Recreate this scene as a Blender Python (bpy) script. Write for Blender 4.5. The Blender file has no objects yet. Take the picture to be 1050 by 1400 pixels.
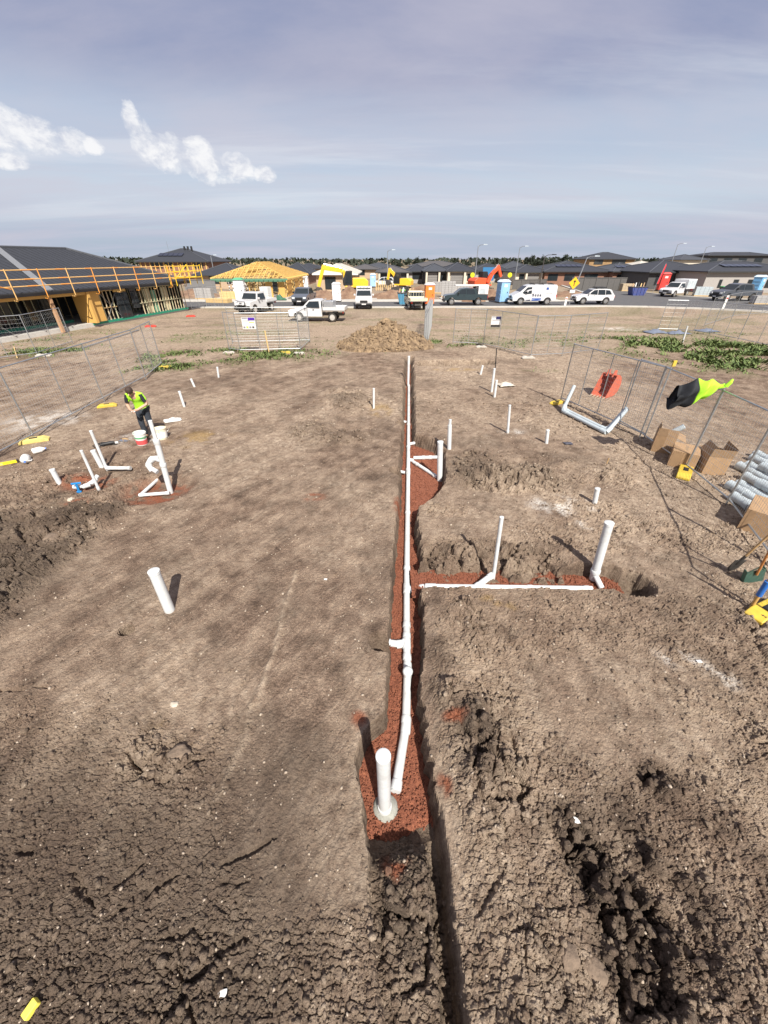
import bpy, bmesh, math, random
import numpy as np
from mathutils import Vector, Matrix

# ---------------------------------------------------------------- camera, sky, sun, exposure
SC = bpy.context.scene
COL = SC.collection
R = math.radians
CAM_H, FOC, HORIZON = 4.75, 526.0, 354.0            # eye height (m), focal length and horizon row of the 1050 x 1400 view
PITCH = math.atan2(700 - HORIZON, FOC)
cam_d = bpy.data.cameras.new('camera'); cam = bpy.data.objects.new('camera', cam_d); COL.objects.link(cam)
cam.location = (0, 0, CAM_H); cam.rotation_euler = (math.pi / 2 - PITCH, 0, 0)
cam_d.sensor_fit = 'VERTICAL'; cam_d.sensor_height = 36.0; cam_d.lens = FOC / 1400 * 36.0
cam_d.clip_start = 0.05; cam_d.clip_end = 12000
SC.camera = cam

SUN_AZ, SUN_EL = R(180 - 18), R(46)                 # azimuth clockwise from +Y: shadows run away from the camera, a little to the left
sun_dir = Vector((math.sin(SUN_AZ) * math.cos(SUN_EL), math.cos(SUN_AZ) * math.cos(SUN_EL), math.sin(SUN_EL)))
sun_d = bpy.data.lights.new('sun', 'SUN'); sun_d.energy = 5.0; sun_d.angle = R(0.55); sun_d.color = (1.0, 0.945, 0.86)
sun = bpy.data.objects.new('sun', sun_d); COL.objects.link(sun)
sun.rotation_euler = (-sun_dir).to_track_quat('-Z', 'Y').to_euler()

SC.view_settings.view_transform = 'Standard'; SC.view_settings.look = 'None'
SC.view_settings.exposure = 0.66; SC.view_settings.gamma = 1.0; SC.view_settings.use_curve_mapping = False

def build_world():
    w = bpy.data.worlds.new('World'); SC.world = w; w.use_nodes = True
    nt = w.node_tree; nt.nodes.clear(); N = nt.nodes.new; L = nt.links.new
    out = N('ShaderNodeOutputWorld'); bg = N('ShaderNodeBackground'); L(bg.outputs[0], out.inputs[0])
    sky = N('ShaderNodeTexSky'); sky.sky_type = 'NISHITA'; sky.sun_disc = False
    sky.sun_elevation = SUN_EL; sky.sun_rotation = SUN_AZ; sky.air_density = 1.0; sky.dust_density = 1.2
    bg.inputs['Strength'].default_value = 0.08
    tc = N('ShaderNodeTexCoord'); sep = N('ShaderNodeSeparateXYZ'); L(tc.outputs['Generated'], sep.inputs[0])
    def math_(op, a, b=None, c=None, clamp=False):
        n = N('ShaderNodeMath'); n.operation = op; n.use_clamp = clamp
        for i, v in enumerate((a, b, c)):
            if v is None: continue
            if isinstance(v, (int, float)): n.inputs[i].default_value = v
            else: L(v, n.inputs[i])
        return n.outputs[0]
    def ramp(fac, stops, interp='EASE'):
        n = N('ShaderNodeValToRGB'); cr = n.color_ramp; cr.interpolation = interp
        while len(cr.elements) < len(stops): cr.elements.new(0.5)
        for e, (p, c) in zip(cr.elements, stops):
            e.position = p; e.color = (*c, 1) if isinstance(c, tuple) else (c, c, c, 1)
        L(fac, n.inputs[0]); return n.outputs[0]
    def mix(fac, a, b):
        n = N('ShaderNodeMix'); n.data_type = 'RGBA'
        for s, v in ((n.inputs[0], fac), (n.inputs[6], a), (n.inputs[7], b)):
            if isinstance(v, (int, float)): s.default_value = v
            elif isinstance(v, tuple): s.default_value = (*v, 1)
            else: L(v, s)
        return n.outputs[2]
    def noise(vec, scale, detail=5, rough=.55, dist=0.0):
        n = N('ShaderNodeTexNoise'); n.inputs['Scale'].default_value = scale; n.inputs['Detail'].default_value = detail
        n.inputs['Roughness'].default_value = rough; n.inputs['Distortion'].default_value = dist; L(vec, n.inputs['Vector']); return n.outputs['Fac']
    def comb(x, y, z):
        n = N('ShaderNodeCombineXYZ')
        for i, v in enumerate((x, y, z)):
            if isinstance(v, (int, float)): n.inputs[i].default_value = v
            else: L(v, n.inputs[i])
        return n.outputs[0]
    x, y, z = sep.outputs
    zc = math_('MAXIMUM', z, 0.0)
    el = math_('MULTIPLY', math_('ARCSINE', zc), 2 / math.pi)                 # 0 horizon .. 1 zenith
    az = math_('ARCTAN2', x, y)                                              # 0 along +Y, radians
    # cloud deck seen in perspective: direction over (height + small constant)
    den = math_('ADD', zc, 0.09)
    px, py = math_('DIVIDE', x, den), math_('DIVIDE', y, den)
    deck = comb(math_('MULTIPLY', px, 0.55), py, 0.0)
    n1 = noise(deck, 0.55, 8, .6, .35); n2 = noise(comb(math_('MULTIPLY', px, .22), math_('MULTIPLY', py, 1.1), 3.7), 1.1, 6, .6, .4)
    # layered overcast: hazy pale base, blue-grey shelf, lilac-grey deck above
    elw = math_('ADD', el, math_('MULTIPLY', math_('SUBTRACT', n2, .5), .06))
    deckcol = ramp(elw, [(0.0, (3.6, 4.3, 5.4)), (0.018, (3.3, 4.0, 5.2)), (0.06, (4.7, 5.4, 6.3)), (0.115, (4.0, 4.6, 5.7)), (0.18, (1.95, 2.35, 3.8)),
                         (0.27, (2.0, 2.15, 3.5)), (0.38, (2.9, 2.85, 3.9)), (0.6, (3.8, 3.7, 4.5)), (1.0, (4.0, 3.9, 4.6))])
    light = ramp(n1, [(0.30, 0.0), (0.72, 1.0)])
    deckcol = mix(math_('MULTIPLY', light, .7), deckcol, (4.9, 4.7, 5.4))
    streak = ramp(n2, [(0.50, 0.0), (0.70, 1.0)])
    sband = ramp(el, [(0.02, 0.0), (0.07, 1.0), (0.14, .8), (0.22, 0.0)])
    deckcol = mix(math_('MULTIPLY', math_('MULTIPLY', streak, sband), .55), deckcol, (6.2, 6.4, 6.9))
    cover = ramp(n1, [(0.25, .80), (0.6, .97)])
    col = mix(cover, sky.outputs[0], deckcol)
    # small bright cumulus below the deck: soft lobes broken up by noise
    nv = comb(math_('MULTIPLY', az, 1.0), math_('MULTIPLY', el, 2.2), 0.0)
    nb = noise(nv, 13, 9, .62, .15); nb2 = noise(nv, 34, 7, .62, .3)
    wob = math_('ADD', math_('MULTIPLY', math_('SUBTRACT', nb, .49), 3.1), math_('MULTIPLY', math_('SUBTRACT', nb2, .5), 1.3))
    def deg(a, e, sa, se, k=1.0):   # one lobe at azimuth a, elevation e (degrees)
        da = math_('DIVIDE', math_('SUBTRACT', az, R(a)), R(sa)); de = math_('DIVIDE', math_('SUBTRACT', el, e / 90), se / 90)
        return math_('MULTIPLY', math_('SUBTRACT', 1.0, math_('ADD', math_('POWER', math_('ABSOLUTE', da), 2.0), math_('POWER', math_('ABSOLUTE', de), 2.0))), k)
    total = None
    for lobe in LOBES:
        l = deg(*lobe); total = l if total is None else math_('MAXIMUM', total, l)
    cm = ramp(math_('ADD', total, wob), [(-.0, 0.0), (0.36, .5), (.78, 1.0)])
    shade = ramp(math_('ADD', nb2, math_('MULTIPLY', nb, .4)), [(.45, (4.6, 4.9, 5.8)), (.85, (7.6, 7.6, 7.7))])
    col = mix(math_('MULTIPLY', cm, .93), col, shade)
    # below the horizon: dull ground tone
    col = mix(ramp(math_('MULTIPLY', math_('ADD', z, .02), 40, clamp=True), [(0.0, 0.0), (1.0, 1.0)]), (1.6, 1.4, 1.2), col)
    L(col, bg.inputs['Color'])

def azel(px, py):                                    # direction of a point of the sky seen in the view, degrees
    dx, dy = px - 525, 700 - py
    c, s = math.cos(PITCH), math.sin(PITCH)
    v = Vector((dx, FOC * c + dy * s, -FOC * s + dy * c)).normalized()
    return math.degrees(math.atan2(v.x, v.y)), math.degrees(math.asin(v.z))
LOBES = []
for px, py, sa, se in ((5, 176, 4.2, 2.6), (50, 185, 3.6, 2.0), (92, 194, 3.0, 1.5), (125, 200, 1.8, .9), (12, 219, 2.6, 1.0), (180, 168, 1.5, 2.0), (196, 192, 2.2, 2.4),
                       (225, 210, 3.0, 2.5), (275, 222, 3.4, 2.3), (322, 231, 3.6, 1.9), (362, 238, 2.2, 1.1)):
    LOBES.append((*azel(px, py), sa * .62, se * .75))
build_world()
random.seed(7)

# ---------------------------------------------------------------- helpers
def ray(px, py):
    dx, dy = px - 525, 700 - py
    c, s = math.cos(PITCH), math.sin(PITCH)
    return (dx, FOC * c + dy * s, -FOC * s + dy * c)
def G(px, py, z=0.0):                                # point of the level z seen at (px, py) of the photograph
    d = ray(px, py); t = (z - CAM_H) / d[2]
    return Vector((d[0] * t, d[1] * t, z))
def XZ(px, py, Y):                                   # point at distance Y along the view axis on the ground
    d = ray(px, py); t = Y / d[1]
    return Vector((d[0] * t, Y, CAM_H + d[2] * t))

def tag(o, label=None, cat=None, group=None, kind=None):
    if label: o['label'] = label
    if cat: o['category'] = cat
    if group: o['group'] = group
    if kind: o['kind'] = kind
    return o
def thing(name, label, cat, loc=(0, 0, 0), rz=0.0, group=None):
    o = bpy.data.objects.new(name, None); o.empty_display_size = .2; COL.objects.link(o)
    o.location = loc; o.rotation_euler = (0, 0, rz)
    return tag(o, label, cat, group)
def copy_tree(o, parent=None):
    c = o.copy(); COL.objects.link(c); c.parent = parent
    for ch in list(o.children): copy_tree(ch, c)
    return c

class MB:
    def __init__(s): s.v = []; s.f = []
    def add(s, vs, fs, M=None):
        b = len(s.v)
        s.v += [tuple(M @ Vector(v)) if M is not None else tuple(v) for v in vs]
        s.f += [tuple(i + b for i in f) for f in fs]; return s
    def box(s, x0, x1, y0, y1, z0, z1, M=None):
        return s.add([(x0, y0, z0), (x1, y0, z0), (x1, y1, z0), (x0, y1, z0), (x0, y0, z1), (x1, y0, z1), (x1, y1, z1), (x0, y1, z1)],
                     [(0, 3, 2, 1), (4, 5, 6, 7), (0, 1, 5, 4), (1, 2, 6, 5), (2, 3, 7, 6), (3, 0, 4, 7)], M)
    def bar(s, p, q, w, h=None, up=(0, 0, 1)):
        p, q = Vector(p), Vector(q); h = h or w; d = (q - p)
        if d.length < 1e-6: return s
        d.normalize(); u = Vector(up)
        if abs(d.dot(u)) > .98: u = Vector((0, 1, 0)) if abs(d.y) < .9 else Vector((1, 0, 0))
        sd = d.cross(u).normalized(); u = sd.cross(d)
        vs = [e + sd * (a * w / 2) + u * (b * h / 2) for e in (p, q) for a, b in ((-1, -1), (1, -1), (1, 1), (-1, 1))]
        return s.add(vs, [(3, 2, 1, 0), (4, 5, 6, 7), (0, 1, 5, 4), (1, 2, 6, 5), (2, 3, 7, 6), (3, 0, 4, 7)])
    def tube(s, pts, r, n=10, cap=True):
        pts = [Vector(p) for p in pts]; m = len(pts); rs = r if isinstance(r, (list, tuple)) else [r] * m
        t0 = (pts[1] - pts[0]).normalized(); u = Vector((0, 0, 1)) if abs(t0.z) < .9 else Vector((1, 0, 0))
        u = (u - t0 * u.dot(t0)).normalized(); b = len(s.v)
        for i in range(m):
            t = ((pts[min(i + 1, m - 1)] - pts[i]).normalized() + (pts[i] - pts[max(i - 1, 0)]).normalized())
            t = t.normalized() if t.length > 1e-6 else t0
            u = (u - t * u.dot(t)).normalized(); w = t.cross(u)
            for k in range(n):
                a = 2 * math.pi * k / n; s.v.append(tuple(pts[i] + (u * math.cos(a) + w * math.sin(a)) * rs[i]))
        for i in range(m - 1):
            for k in range(n):
                k2 = (k + 1) % n; s.f.append((b + i * n + k, b + i * n + k2, b + (i + 1) * n + k2, b + (i + 1) * n + k))
        if cap: s.f += [tuple(b + k for k in reversed(range(n))), tuple(b + (m - 1) * n + k for k in range(n))]
        return s
    def prism(s, prof, y0, y1, ax='y'):               # polygon (a, z) pushed along y (or x)
        n = len(prof)
        vs = [(a, y0, z) if ax == 'y' else (y0, a, z) for a, z in prof] + [(a, y1, z) if ax == 'y' else (y1, a, z) for a, z in prof]
        return s.add(vs, [tuple(range(n)), tuple(reversed(range(n, 2 * n)))] + [((i + 1) % n, i, n + i, n + (i + 1) % n) for i in range(n)])
    def lathe(s, prof, n=16, c=(0, 0, 0), M=None):
        vs = [(c[0] + r * math.cos(2 * math.pi * k / n), c[1] + r * math.sin(2 * math.pi * k / n), c[2] + z) for r, z in prof for k in range(n)]
        fs = [(i * n + k, i * n + (k + 1) % n, (i + 1) * n + (k + 1) % n, (i + 1) * n + k) for i in range(len(prof) - 1) for k in range(n)]
        fs.append(tuple(reversed(range(n)))); fs.append(tuple(range((len(prof) - 1) * n, len(prof) * n)))
        return s.add(vs, fs, M)
    def poly(s, pts): return s.add(pts, [tuple(range(len(pts)))])
    def slab(s, pts, t, nrm=None):                    # polygon with thickness t along its normal
        P = [Vector(p) for p in pts]; n = Vector(nrm) if nrm else (P[1] - P[0]).cross(P[2] - P[0]); n.normalize(); k = len(P)
        return s.add([p + n * (t / 2) for p in P] + [p - n * (t / 2) for p in P],
                     [tuple(range(k)), tuple(reversed(range(k, 2 * k)))] + [((i + 1) % k, i, k + i, k + (i + 1) % k) for i in range(k)])
    def build(s, name, mat, parent=None, smooth=False, loc=None, rot=None, bevel=0.0):
        me = bpy.data.meshes.new(name); me.from_pydata(s.v, [], s.f); me.update()
        bm = bmesh.new(); bm.from_mesh(me); bmesh.ops.recalc_face_normals(bm, faces=bm.faces); bm.to_mesh(me); bm.free()
        return link(name, me, mat, parent, smooth, loc, rot, bevel)
def link(name, me, mat, parent=None, smooth=False, loc=None, rot=None, bevel=0.0):
    if mat is not None and not me.materials: me.materials.append(mat)
    if smooth:
        me.polygons.foreach_set('use_smooth', [True] * len(me.polygons))
        try: me.set_sharp_from_angle(angle=R(42))
        except Exception: pass
    o = bpy.data.objects.new(name, me); COL.objects.link(o)
    if parent: o.parent = parent
    if loc is not None: o.location = loc
    if rot is not None: o.rotation_euler = rot
    if bevel:
        m = o.modifiers.new('bevel', 'BEVEL'); m.width = bevel; m.segments = 2; m.limit_method = 'ANGLE'; m.angle_limit = R(35)
    return o

# ---------------------------------------------------------------- materials
_M = {}
def mat(name, col, rough=.6, metal=0.0, var=.12, scale=8.0, bump=0.0, bscale=40.0, col2=None, coat=0.0, trans=0.0, dirt=0.0, obj=True):
    if name in _M: return _M[name]
    m = bpy.data.materials.new(name); m.use_nodes = True; nt = m.node_tree; N = nt.nodes.new; L = nt.links.new
    b = nt.nodes['Principled BSDF']; b.inputs['Roughness'].default_value = rough; b.inputs['Metallic'].default_value = metal
    if coat: b.inputs['Coat Weight'].default_value = coat; b.inputs['Coat Roughness'].default_value = .08
    if trans: b.inputs['Transmission Weight'].default_value = trans
    tc = N('ShaderNodeTexCoord'); n = N('ShaderNodeTexNoise'); n.inputs['Scale'].default_value = scale; n.inputs['Detail'].default_value = 6
    n.inputs['Roughness'].default_value = .62
    L(tc.outputs['Object'], n.inputs['Vector'])
    cr = N('ShaderNodeValToRGB'); c2 = col2 or tuple(min(1, c * (1 + var)) for c in col); c1 = col if col2 else tuple(c * (1 - var) for c in col)
    cr.color_ramp.elements[0].position = .32; cr.color_ramp.elements[0].color = (*c1, 1)
    cr.color_ramp.elements[1].position = .68; cr.color_ramp.elements[1].color = (*c2, 1)
    L(n.outputs['Fac'], cr.inputs[0]); last = cr.outputs[0]
    if dirt:
        n2 = N('ShaderNodeTexNoise'); n2.inputs['Scale'].default_value = scale * .35; n2.inputs['Detail'].default_value = 8; n2.inputs['Roughness'].default_value = .7
        L(tc.outputs['Object'], n2.inputs['Vector']); r2 = N('ShaderNodeValToRGB'); r2.color_ramp.elements[0].position = .48; r2.color_ramp.elements[1].position = .75
        L(n2.outputs['Fac'], r2.inputs[0]); mm = N('ShaderNodeMath'); mm.operation = 'MULTIPLY'; mm.inputs[1].default_value = dirt; L(r2.outputs[0], mm.inputs[0])
        mx = N('ShaderNodeMix'); mx.data_type = 'RGBA'; L(mm.outputs[0], mx.inputs[0]); L(last, mx.inputs[6]); mx.inputs[7].default_value = (.22, .155, .105, 1); last = mx.outputs[2]
    L(last, b.inputs['Base Color'])
    if bump:
        n3 = N('ShaderNodeTexNoise'); n3.inputs['Scale'].default_value = bscale; n3.inputs['Detail'].default_value = 4; L(tc.outputs['Object'], n3.inputs['Vector'])
        bp = N('ShaderNodeBump'); bp.inputs['Strength'].default_value = bump; bp.inputs['Distance'].default_value = .02; L(n3.outputs['Fac'], bp.inputs['Height']); L(bp.outputs[0], b.inputs['Normal'])
    _M[name] = m; return m
PVC = mat('white_pvc', (.60, .62, .62), .35, var=.05, scale=7, dirt=.5)
PVC_GREY = mat('pale_grey_pvc', (.44, .50, .53), .35, var=.05, scale=5, dirt=.3)
GALV = mat('galvanised_steel', (.42, .44, .45), .38, .75, .18, 30)
WIRE = mat('galvanised_wire', (.50, .51, .50), .45, .5, .15, 30)
BLACK = mat('black_plastic', (.015, .015, .016), .55, var=.3)
RUBBER = mat('tyre_rubber', (.022, .021, .02), .8, var=.3, dirt=.4)
WHITE_CAR = mat('white_car_paint', (.56, .56, .56), .25, var=.02, coat=.6, dirt=.12)
GREY_CAR = mat('dark_grey_car_paint', (.055, .062, .072), .28, var=.05, coat=.7, dirt=.15)
NAVY_CAR = mat('slate_car_paint', (.075, .09, .115), .28, var=.05, coat=.7, dirt=.15)
GLASS = mat('dark_glass', (.02, .026, .03), .08, var=.15, scale=1.5)
CHROME = mat('bright_metal', (.62, .63, .63), .2, .9, .05)
LAMP = mat('lamp_lens', (.72, .74, .74), .12, var=.05)
REDLENS = mat('red_lens', (.45, .02, .015), .2, var=.1)
YELLOW = mat('yellow_plastic', (.60, .43, .05), .55, var=.12, dirt=.55)
CONC = mat('concrete', (.42, .40, .37), .85, var=.12, scale=6, bump=.3, dirt=.3)
CONC_BLOCK = mat('concrete_foot', (.48, .45, .40), .9, var=.15, bump=.3, dirt=.5)
PINE = mat('pine_timber', (.52, .36, .16), .7, var=.16, scale=9, col2=(.66, .47, .22))
PINE_Y = mat('yellow_pine', (.60, .37, .10), .65, scale=7, col2=(.72, .50, .17))
PINE_G = mat('treated_pine', (.42, .41, .25), .75, scale=7, col2=(.58, .55, .38))
OSB = mat('strand_board', (.50, .28, .07), .75, scale=60, col2=(.68, .41, .12))
CARD = mat('cardboard', (.36, .23, .125), .85, var=.09, scale=9, dirt=.15)
CARD_IN = mat('cardboard_inside', (.30, .195, .11), .9, var=.12, scale=9)
PAPER = mat('white_paper', (.62, .61, .59), .8, var=.04)
ORANGE = mat('orange_paint', (.78, .15, .02), .45, var=.08, dirt=.15)
EXC_Y = mat('machine_yellow', (.80, .48, .03), .4, var=.08, dirt=.15)
EXC_O = mat('machine_red_orange', (.72, .09, .03), .4, var=.08, dirt=.12)
STEEL_DK = mat('dark_steel', (.09, .085, .08), .5, .5, .25, 12, dirt=.4)
# ---------------------------------------------------------------- terrain
def _hash(ix, iy, seed):
    h = (ix.astype(np.int64) * 374761393 + iy.astype(np.int64) * 668265263 + seed * 1442695041) & 0xFFFFFFFF
    h = ((h ^ (h >> 13)) * 1274126177) & 0xFFFFFFFF
    h = ((h ^ (h >> 16)) * 2246822519) & 0xFFFFFFFF
    return ((h ^ (h >> 15)) & 0xFFFFFF).astype(np.float32) / 16777215.0
def vnoise(x, y, seed=0):
    ix, iy = np.floor(x), np.floor(y); fx, fy = x - ix, y - iy
    fx = fx * fx * fx * (fx * (fx * 6 - 15) + 10); fy = fy * fy * fy * (fy * (fy * 6 - 15) + 10)
    a, b = _hash(ix, iy, seed), _hash(ix + 1, iy, seed); c, d = _hash(ix, iy + 1, seed), _hash(ix + 1, iy + 1, seed)
    return (a + (b - a) * fx) * (1 - fy) + (c + (d - c) * fx) * fy
def fbm(x, y, seed=0, o=4, g=.5):
    t = 0; a = 1.0; n = 0
    for k in range(o):
        t = t + a * (vnoise(x, y, seed + 17 * k) - .5); n += a; a *= g; x = x * 2.03 + 13.7; y = y * 2.03 + 7.1
    return t / n * 2
def clods(x, y, cell, seed, fill=.62, keep=1.0):                # rounded lumps, one per lattice cell, of random size
    gx, gy = x / cell, y / cell; ix, iy = np.floor(gx), np.floor(gy); best = np.zeros_like(gx)
    for dx in (-1, 0, 1):
        for dy in (-1, 0, 1):
            cx, cy = ix + dx, iy + dy
            px = cx + .15 + .7 * _hash(cx, cy, seed); py = cy + .15 + .7 * _hash(cx, cy, seed + 5); r = (.25 + .75 * _hash(cx, cy, seed + 9) ** 1.6) * fill * (_hash(cx, cy, seed + 13) < keep) + 1e-6
            an = 6.28 * _hash(cx, cy, seed + 3); ca, sa = np.cos(an), np.sin(an); ux, uy = gx - px, gy - py
            d2 = ((ux * ca + uy * sa) ** 2 + ((uy * ca - ux * sa) * 1.45) ** 2) / (r * r)
            best = np.maximum(best, np.sqrt(np.clip(1 - d2 ** 1.5, 0, 1)) * r * (.45 + .55 * _hash(cx, cy, seed + 21)))
    return best * cell
def plates(x, y, cell, seed):                          # angular broken blocks: tilted cells with cracks between them
    gx, gy = x / cell, y / cell; ix, iy = np.floor(gx), np.floor(gy); f1 = np.full_like(gx, 9.); f2 = np.full_like(gx, 9.); hh = np.zeros_like(gx)
    for dx in (-1, 0, 1):
        for dy in (-1, 0, 1):
            cx, cy = ix + dx, iy + dy; ux = gx - cx - .1 - .8 * _hash(cx, cy, seed); uy = gy - cy - .1 - .8 * _hash(cx, cy, seed + 5); d = np.hypot(ux, uy * 1.25)
            z = _hash(cx, cy, seed + 7) ** 1.5 + (ux * (_hash(cx, cy, seed + 8) - .5) + uy * (_hash(cx, cy, seed + 9) - .5)) * 1.3
            near = d < f1; f2 = np.where(near, f1, np.minimum(f2, d)); hh = np.where(near, z, hh); f1 = np.where(near, d, f1)
    return (hh - 1.1 * np.clip(1 - (f2 - f1) / .16, 0, 1)) * cell
def sstep(a, b, t):
    t = np.clip((t - a) / (b - a), 0, 1); return t * t * (3 - 2 * t)
def blob(x, y, c, rx, ry=None, ang=0.0, soft=.6):      # soft ellipse mask
    ry = ry or rx; ca, sa = math.cos(ang), math.sin(ang); dx, dy = x - c[0], y - c[1]
    d = np.sqrt(((dx * ca + dy * sa) / rx) ** 2 + ((dy * ca - dx * sa) / ry) ** 2)
    return 1 - sstep(1 - soft, 1 + soft * .3, d)
def seg(x, y, p, q):                                   # distance to a segment, position along it
    ax, ay = p[0], p[1]; bx, by = q[0] - ax, q[1] - ay; L2 = bx * bx + by * by
    t = np.clip(((x - ax) * bx + (y - ay) * by) / L2, 0, 1)
    return np.hypot(x - ax - t * bx, y - ay - t * by), t

# edges of the long trench at ground level (row, left, right in the view) turned into metres
_E = [(488, 553, 565), (520, 551, 565), (560, 550, 566), (592, 549, 567), (602, 548, 596), (616, 547, 607), (640, 546, 609), (660, 546, 606), (680, 545, 590), (692, 544, 570),
      (720, 541, 571), (760, 538, 575), (800, 534, 578), (850, 531, 578), (900, 531, 577), (945, 530, 579), (975, 524, 582), (1000, 494, 586), (1030, 487, 590),
      (1060, 490, 594), (1100, 496, 598), (1150, 502, 603), (1200, 505, 608), (1300, 511, 618), (1400, 520, 632)]
TY = np.array([G(525, r).y for r, a, b in _E])[::-1]
TL = np.array([G(a, r).x for r, a, b in _E])[::-1]; TR = np.array([G(b, r).x for r, a, b in _E])[::-1]
T_FAR = TY[-1]
TRENCH_D = .46
def trench_depth_profile(y):                           # how deep the trench floor is along its length
    return TRENCH_D * sstep(T_FAR + .25, T_FAR - .05, y) * (1 - .74 * sstep(1.6, 1.15, y))
BR_A, BR_B = G(585, 797) + Vector((0, .26, 0)), G(845, 800) + Vector((0, .24, 0))                  # branch trench to the right
PIT_END = G(862, 797)
NOTCHES = [(G(548, 880), G(519, 876), .13, .34), (G(549, 646), G(541, 643), .14, .3), (G(553, 577), G(548, 576), .14, .3), (G(562, 606), G(574, 604), .2, .4)]
CROSS = (G(583, 497), G(664, 495), .55, .5)
PITS = [(G(214, 668), .95, .75, .16), (G(112, 664), .9, .55, .14), (G(150, 645), .7, .45, .12)]
HOLES = [(G(172, 860), .1, .55)]
SPOT = {k: G(*v) for k, v in dict(dark1=(905, 1065), dark2=(880, 1230), dark3=(790, 1160), dark4=(860, 1370), lump_tr=(650, 1010), near_tr=(560, 1240), left1=(60, 1150),
        left2=(180, 1300), left3=(40, 960), mud=(470, 545), mud2=(455, 590), mudr=(700, 640), mudr2=(600, 560), edge=(640, 860)).items()}
CUT = [G(-60, 905), G(0, 868), G(60, 800), G(125, 752), G(190, 697)]   # crumbly edge of the scraped pad, left
GOUGE = [(G(150, 1255), G(250, 1190)), (G(300, 1185), G(375, 1147)), (G(280, 1215), G(338, 1206)), (G(225, 1280), G(270, 1270)), (G(330, 1295), G(330, 1283)),
         (G(130, 1240), G(95, 1190)), (G(170, 1330), G(185, 1318)), (G(20, 1155), G(55, 1165)), (G(0, 940), G(60, 942)), (G(280, 1310), G(335, 1283)), (G(150, 1220), G(200, 1175)),
         (G(640, 1010), G(655, 1080)), (G(700, 1000), G(712, 1060)), (G(655, 1080), G(690, 1150)), (G(745, 1110), G(760, 1150)), (G(690, 1185), G(660, 1240))]

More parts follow.
